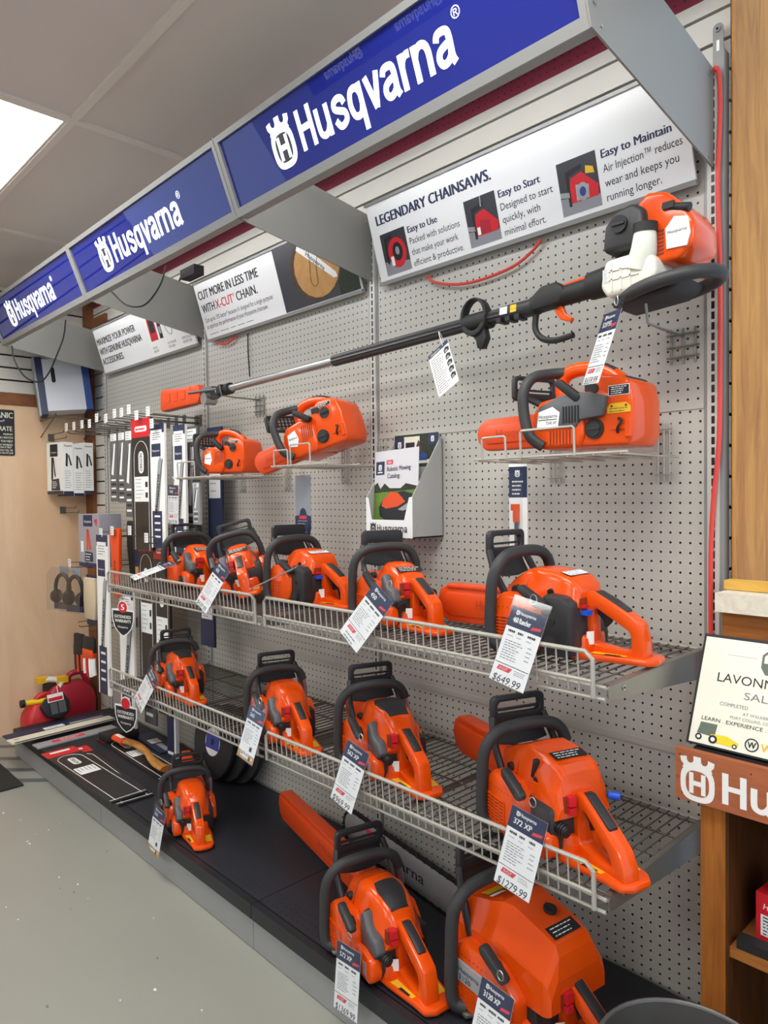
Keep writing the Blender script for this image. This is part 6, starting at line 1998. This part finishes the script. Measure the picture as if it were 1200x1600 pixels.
flat_pack('upper of two long black bar packs with red headers at the front of the deck', -103.2, -20.4, 6.36, 32.0, 6.4, 1.5, 'oregon')
flat_pack('lower long black bar pack, sticking out under another at the front of the deck', -102.6, -18.8, 5.95, 33.0, 6.2, -2.0, 'oregon')
flat_pack('black bar pack with red header lying under the axe on the deck', -106.0, -9.6, 5.95, 30.0, 5.6, -1.0, 'oregon')
flat_pack('long cream saw bar with dark edges lying across the far end of the deck', -131.0, -15.5, 6.7, 22.0, 3.4, 93, 'white')
flat_pack('navy bar pack overhanging the far left end of the deck', -135.6, -14.6, 5.95, 22.0, 6.2, 93, 'navy')
flat_pack('grey bar pack with a red strip beside the long cream saw bar', -126.4, -14.4, 5.95, 17.0, 3.2, 93, 'grey')
flat_pack('navy bar pack at the back of the deck below the warranty shield', -110.5, -4.0, 5.95, 14.0, 4.0, -4, 'navy')
t = thing('bar_pack', 'slim navy and white bar pack standing upright on the deck by the pegboard', 'bar pack', (-100.5, -5.2, 5.95), 8)
q = B(); q.box(-1.4, 1.4, -0.4, 0.4, 0, 16, 'white', 0.06); q.build('sleeve', t)
q = B(); q.rect(-1.4, 0, 0.9, 16, (0, -0.41, 0), X_, Z_, 'navy'); q.rect(-1.0, 14.0, 0.4, 14.4, (0, -0.42, 0), X_, Z_, 'white'); q.rect(-1.0, 13.0, 0.2, 13.3, (0, -0.42, 0), X_, Z_, 'white'); q.rect(-1.2, 0.6, 0.6, 1.2, (0, -0.42, 0), X_, Z_, 'paper'); q.build('print', t)

# axe lying on the deck
t = thing('axe', 'forest axe with a curved wooden handle and orange collar lying on the deck', 'axe', (-118.0, -10.2, 6.9), 1)
q = B()
path = [(1.0, 0, 0.3), (5, 0.2, 0.5), (10, 0.9, 0.6), (15, 0.4, 0.5), (19, -0.6, 0.5), (23, -1.2, 0.5), (25.5, -1.0, 0.5)]
P = spline(path, 5)
rg = []
for i, p in enumerate(P):
    u = i / (len(P) - 1)
    ry = 0.85 + 0.15 * math.sin(u * 9) + (0.25 if u > 0.9 else 0)
    rg.append([(p.x, p.y + ry * math.cos(R(a)), p.z + 0.55 * math.sin(R(a))) for a in range(0, 360, 30)])
q.loft(rg, 'handle_wood')
q.build('handle', t)
q = B(); q.loft([[(x, 0.15 + 1.05 * math.cos(R(a)), 0.42 + 0.72 * math.sin(R(a))) for a in range(0, 360, 30)] for x in (1.2, 6.2)], 'orange_dull'); q.rect(2.2, -0.4, 5.4, 0.5, (0, 0, 1.16), X_, Y_, 'paper'); q.build('collar', t)
q = B(); q.prism([(-1.8, -2.2), (1.6, -1.6), (1.8, 1.4), (2.6, 4.8), (0.6, 5.6), (-2.4, 5.2), (-2.2, 2.4)], 'z', -0.5, 1.2, 'black', 0.25); q.build('sheathed_head', t)

# cutting discs leaning on the pegboard
for k, (x, y, r) in enumerate(((-85.6, -4.6, 6.6), (-83.2, -3.3, 6.7), (-80.8, -2.0, 6.6))):
    t = thing('cutting_disc', ('front cutting disc with a blue and white oval label, leaning on the pegboard', 'middle one of three black cutting discs leaning on the pegboard', 'rearmost black cutting disc under the lower wire shelf')[k], 'cutting disc', (x, y, 5.95 + r), 0, 'black cutting discs')
    t.rotation_euler = (R(-9), 0, R(0))
    q = B(); q.lathe([(0.5, -0.45), (r - 0.1, -0.45), (r, -0.3), (r, 0.3), (r - 0.1, 0.45), (0.5, 0.45)], (0, 0, 0), 'disc_black', 'y', 48); q.build('disc', t)
    if k == 0:
        q = B()
        q.poly([(2.5 * math.cos(R(a)), 2.5 * math.sin(R(a))) for a in range(0, 360, 12)], (0, -0.47, 0), X_, Z_, 'paper')
        q.rect(-2.3, -1.3, 2.3, 1.3, (0, -0.48, 0), X_, Z_, 'label_blue'); q.poly([(0.6 * math.cos(R(a)), 0.6 * math.sin(R(a))) for a in range(0, 360, 20)], (0, -0.49, 0), X_, Z_, 'ink')
        q.text('Husqvarna', -1.4, 1.55, 0.35, (0, -0.48, 0), X_, Z_, 'ink_grey', w=2.8)
        q.build('paper_label', t)

# crumbs of white packing on the painted floor
q = B()
rnd = random.Random(12)
for k in range(26):
    x, y, r = rnd.uniform(-112, -40), rnd.uniform(-46, -25), rnd.uniform(0.08, 0.28)
    q.prism([(x + r * math.cos(a), y + r * 0.6 * math.sin(a)) for a in (0.2, 1.5, 2.7, 4.1, 5.2)], 'z', 0.01, 0.1, rnd.choice(['paper', 'paper', 'ink_grey']))
o = q.build('floor_crumbs'); tag(o, 'scattered white and grey crumbs on the painted floor before the deck', 'litter'); o['kind'] = 'stuff'

# black floor mat
t = thing('floor_mat', 'black ribbed rubber mat on the grey floor at the far left', 'mat', (-122.4, -26.3, 0))
q = B(); q.box(-27, 0, -26, 0, 0.06, 0.38, 'mat_black', 0.06); q.build('mat', t)

# ================================================================ cords on and under the canopy
def cord(name, lab, cat, pts, r, m):
    q = B(); q.tube(pts, r, m, n=8, sm=5); tag(q.build(name), lab, cat)


cord('extension_cord', 'red extension cord running down the right upright from the header sign', 'cord',
     [(1.75, -1.2, 96.6), (1.85, -1.0, 96.9), (2.05, -0.8, 96.2), (2.1, -0.7, 93), (1.9, -0.7, 86), (2.1, -0.7, 78), (2.1, -0.7, 70), (2.0, -0.7, 62), (1.5, -0.7, 56.5), (1.25, -0.7, 52), (1.2, -0.7, 44), (1.2, -0.7, 30), (1.2, -0.7, 8)], 0.22, 'cord_red')
cord('extension_cord', 'red cord sagging below the legendary chainsaws board', 'cord', [(-17.8, -0.6, 86.3), (-18.8, -0.6, 85.4), (-21.5, -0.6, 84.2), (-26, -0.6, 83.7), (-30, -0.6, 83.9), (-34, -0.6, 85), (-35.8, -0.6, 86.3)], 0.18, 'cord_red')
cord('extension_cord', 'short red cord loop below the cut more board', 'cord', [(-82.9, -0.7, 86.3), (-83.7, -0.7, 85.9), (-86.0, -0.7, 85.4), (-88.3, -0.7, 85.9), (-88.9, -0.7, 86.3)], 0.2, 'cord_red')
cord('power_cable', 'black cable sagging from the far end header sign in front of the carton', 'cable', [(-141.2, -21.2, 91.2), (-141.0, -20.8, 88), (-138.5, -19.5, 84.2), (-134.0, -18, 82.6), (-131, -17, 84.2), (-128.6, -16, 88), (-127.5, -15, 91.6), (-126.0, -15, 95)], 0.16, 'cable')
cord('power_cable', 'black cable draped below the middle header sign', 'cable', [(-90.5, -20, 92.3), (-88, -18.5, 89.8), (-84.5, -17, 89.4), (-81, -16, 92.0), (-79.5, -15.6, 95)], 0.14, 'cable')
cord('power_cable', 'thin black cable hanging straight down on the middle pegboard', 'cable', [(-79.0, -0.5, 86.2), (-79.0, -0.5, 83), (-78.6, -0.5, 78.5)], 0.12, 'cable')
t = thing('power_adapter', 'black power adapter on top of the cut more board', 'adapter', (-91.0, -5.2, 97.6))
q = B(); q.box(-1.6, 3.6, -1.0, 1.0, 0, 1.7, 'black', 0.2); q.build('case', t)
q = B(); q.tube([(-1.6, 0, 0.8), (-3.2, 0, 1.0), (-4.4, 0.3, 0.6)], 0.18, 'cable', n=7, sm=3); q.build('lead', t)

# ================================================================ oak cabinet and counter on the right
t = thing('oak_cabinet', 'oak cabinet with an open front at the right, under the certificate', 'cabinet', (3.6, -9, 0.03))
q = B(); q.box(0, 2.05, 0, 0.8, 0, 31, 'oak', 0.04); q.build('front_stile', t)
q = B(); q.box(0.02, 0.8, 0.8, 8.8, 0, 34.5, 'oak_dark'); q.build('side_panel', t)
q = B(); q.box(2.0, 2.3, 0.1, 8.6, 0, 34, 'oak_dark'); q.box(2.3, 40, 8.3, 8.8, 0, 34, 'oak_dark'); q.build('inner_lining', t)
q = B(); q.box(2.1, 40, 0.3, 8.3, 17.6, 18.5, 'oak_across', 0.06); q.build('shelf_board', t)
q = B(); q.box(-0.6, 40, 0.0, 8.8, 34.3, 34.9, 'black', 0.05); q.build('top', t)
q = B(); q.box(2.1, 40, 0.2, 0.8, 0, 3.0, 'oak_dark'); q.build('plinth', t)
# cedar name board
t = thing('name_board', 'reddish wood name board with a white crest and lettering on the oak cabinet', 'sign', (1.75, -9.72, 30.4), 0)
q = B(); q.box(0, 30, -0.05, 0.65, 0, 4.4, 'cedar', 0.04); q.build('board', t)
q = B()
o = (0, -0.06, 0)
q.logo(0.45, 0.1, 2.9, 3.9, o, X_, Z_, 'white')
q.brand(3.9, 0.62, 2.6, 16.6, o, X_, Z_, 'white', st=0.17)
q.build('lettering', t)
q = B()
for x, z in ((0.4, 3.9), (6.2, 3.7), (7.6, 0.5), (0.6, 0.6)):
    q.cyl((x, -0.06, z), (x, -0.09, z), 0.06, 'ink', n=8)
q.build('nail_heads', t)
# certificate
t = thing('certificate', 'framed cream sales certificate leaning on top of the oak cabinet', 'certificate', (2.35, -8.8, 35.15))
t.rotation_euler = (R(-25), 0, 0)
q = B(); q.box(-0.1, 12.6, 0.02, 0.5, 0.0, 9.9, 'ink', 0.05); q.build('frame', t)
q = B(); q.box(0.12, 12.4, -0.03, 0.1, 0.15, 9.62, 'cert_cream'); q.build('sheet', t)
q = B()
o = (0, -0.04, 0)
q.rect(2.2, 8.2, 4.6, 8.23, o, X_, Z_, 'ink_grey')
q.poly([(5.0, 8.6), (5.4, 9.0), (8.0, 9.0), (8.4, 8.6), (8.4, 7.6), (8.0, 6.9), (5.4, 6.9), (5.0, 7.5)], o, X_, Z_, 'badge_green'); q.poly([(5.2, 8.5), (5.5, 8.8), (7.9, 8.8), (8.2, 8.5), (8.2, 7.9), (5.2, 7.9)], o, X_, Z_, 'cert_cream', 0.03)
for k in range(5):
    q.poly([(5.5 + k * 0.5, 7.95), (5.8 + k * 0.5, 7.95), (5.75 + k * 0.5, 8.6), (5.55 + k * 0.5, 8.6)], o, X_, Z_, 'badge_green', 0.04)
for s_, x, y, h, w_, m in (('LAVONNE', 1.65, 5.75, 0.78, 5.2, 'ink'), ('SALES', 4.05, 4.55, 0.62, 3.0, 'ink_grey'), ('COMPLETED', 2.2, 3.72, 0.3, 2.3, 'ink_grey'), ('AT WALKER MANUFACTURING', 4.15, 3.2, 0.24, 5.2, 'ink_grey'), ('FORT COLLINS, COLORADO', 3.2, 2.75, 0.24, 4.6, 'ink_grey'),
                          ('LEARN . EXPERIENCE . BELIEVE', 0.9, 2.2, 0.32, 7.2, 'ink'), ('WALKER', 5.9, 0.62, 0.62, 3.6, 'yellow')):
    q.text(s_, x, y, h, o, X_, Z_, m, w=w_, bold=0.02 if m == 'yellow' else 0)
q.poly([(0.7, 1.0), (2.2, 0.9), (2.3, 2.0), (0.9, 2.0)], o, X_, Z_, 'badge_green'); q.poly([(1.8, 0.5), (4.0, 0.4), (4.2, 0.8), (3.2, 1.2), (1.9, 1.1)], o, X_, Z_, 'spout_yellow', 0.03)
for cx, cy, r in ((0.9, 0.7, 0.28), (2.1, 0.7, 0.36), (3.9, 0.5, 0.2)):
    q.poly([(cx + r * math.cos(R(a)), cy + r * math.sin(R(a))) for a in range(0, 360, 24)], o, X_, Z_, 'ink', 0.04); q.poly([(cx + r * .5 * math.cos(R(a)), cy + r * .5 * math.sin(R(a))) for a in range(0, 360, 24)], o, X_, Z_, 'paper', 0.05)
q.ring([(5.2 + 0.55 * math.cos(R(a)), 0.95 + 0.55 * math.sin(R(a))) for a in range(0, 360, 20)], [(5.2 + 0.45 * math.cos(R(a)), 0.95 + 0.45 * math.sin(R(a))) for a in range(0, 360, 20)], 'y', -0.07, -0.04, 'ink')
q.text('W', 4.88, 0.7, 0.5, o, X_, Z_, 'ink', w=0.64, bold=0.03)
q.build('print', t)
# counter above
t = thing('sales_counter', 'oak counter with a cream laminate ledge jutting out beside the right upright', 'counter', (3.1, -4.6, 0))
q = B(); q.box(0, 40, 0, 4.85, 46.2, 47.9, 'laminate', 0.08); q.build('laminate_ledge', t)
q = B(); q.box(0.25, 40, 1.0, 4.0, 35.1, 46.1, 'oak_across'); f = q.build('front_panel', t)
q = B(); q.poly([(3.55, 44.6), (4.65, 44.8), (4.55, 43.4), (4.15, 42.6), (3.65, 43.6)], (0, 0.98, 0), X_, Z_, 'clear_plastic'); q.build('torn_tape', f)
t = thing('loose_board', 'pale yellow pine board lying on the cream ledge', 'board', (2.9, -1.95, 47.95), 0)
q = B(); q.box(0, 40, 0, 1.6, 0, 0.85, 'board_yellow', 0.04); q.build('board', t)
# red box on the cabinet shelf
t = thing('oil_box', 'red carton with a white label inside the oak cabinet', 'box', (7.2, -6.4, 18.6), -6)
q = B(); q.box(0, 4, 0, 4, 0, 4.3, 'red', 0.08); q.build('carton', t)
q = B(); q.rect(0.4, 0.7, 3.6, 2.5, (0, -0.01, 0), X_, Z_, 'paper'); q.lines(0.6, 3.2, 0.9, 2.3, 6, (0, -0.02, 0), X_, Z_, 'ink', 0.1); q.text('Husqvarna', 0.6, 3.0, 0.5, (0, -0.01, 0), X_, Z_, 'white', w=2.8, slant=0.2); q.build('print', t)
q = B(); q.cyl((1.2, 1.6, 4.3), (1.2, 1.6, 5.6), 0.6, 'black', n=14); q.build('cap', t)
t = thing('black_case', 'black case lying low inside the oak cabinet shelf', 'case', (6.4, -8.6, 18.55), 2)
q = B(); q.box(0, 8, 0, 1.3, 0, 0.8, 'black', 0.15); q.build('case', t)
# galvanised tub
t = thing('metal_tub', 'round galvanised metal tub at the bottom right corner of the picture', 'tub', (6.9, -19.2, 0.04))
q = B()
q.lathe([(4.9, 0.0), (5.1, 0.3), (6.5, 14.6), (6.5, 15.0), (6.35, 15.0), (6.3, 14.6), (5.3, 5.0), (0.01, 4.8)], (0, 0, 0), 'galvanised', 'z', 48)
q.build('tub_wall', t)
q = B()
n_ = 48
q.tube([(6.5 * math.cos(2 * math.pi * i / n_), 6.5 * math.sin(2 * math.pi * i / n_), 15.0) for i in range(n_)], 0.2, 'galvanised', n=8, closed=True)
q.build('rolled_rim', t)
for sg in (-1, 1):
    q = B(); q.tube([(sg * 6.2, -1.6, 12.4), (sg * 7.2, -1.4, 12.2), (sg * 7.4, 0, 12.1), (sg * 7.2, 1.4, 12.2), (sg * 6.2, 1.6, 12.4)], 0.2, 'galvanised', n=7, sm=3); q.build('handle', t)
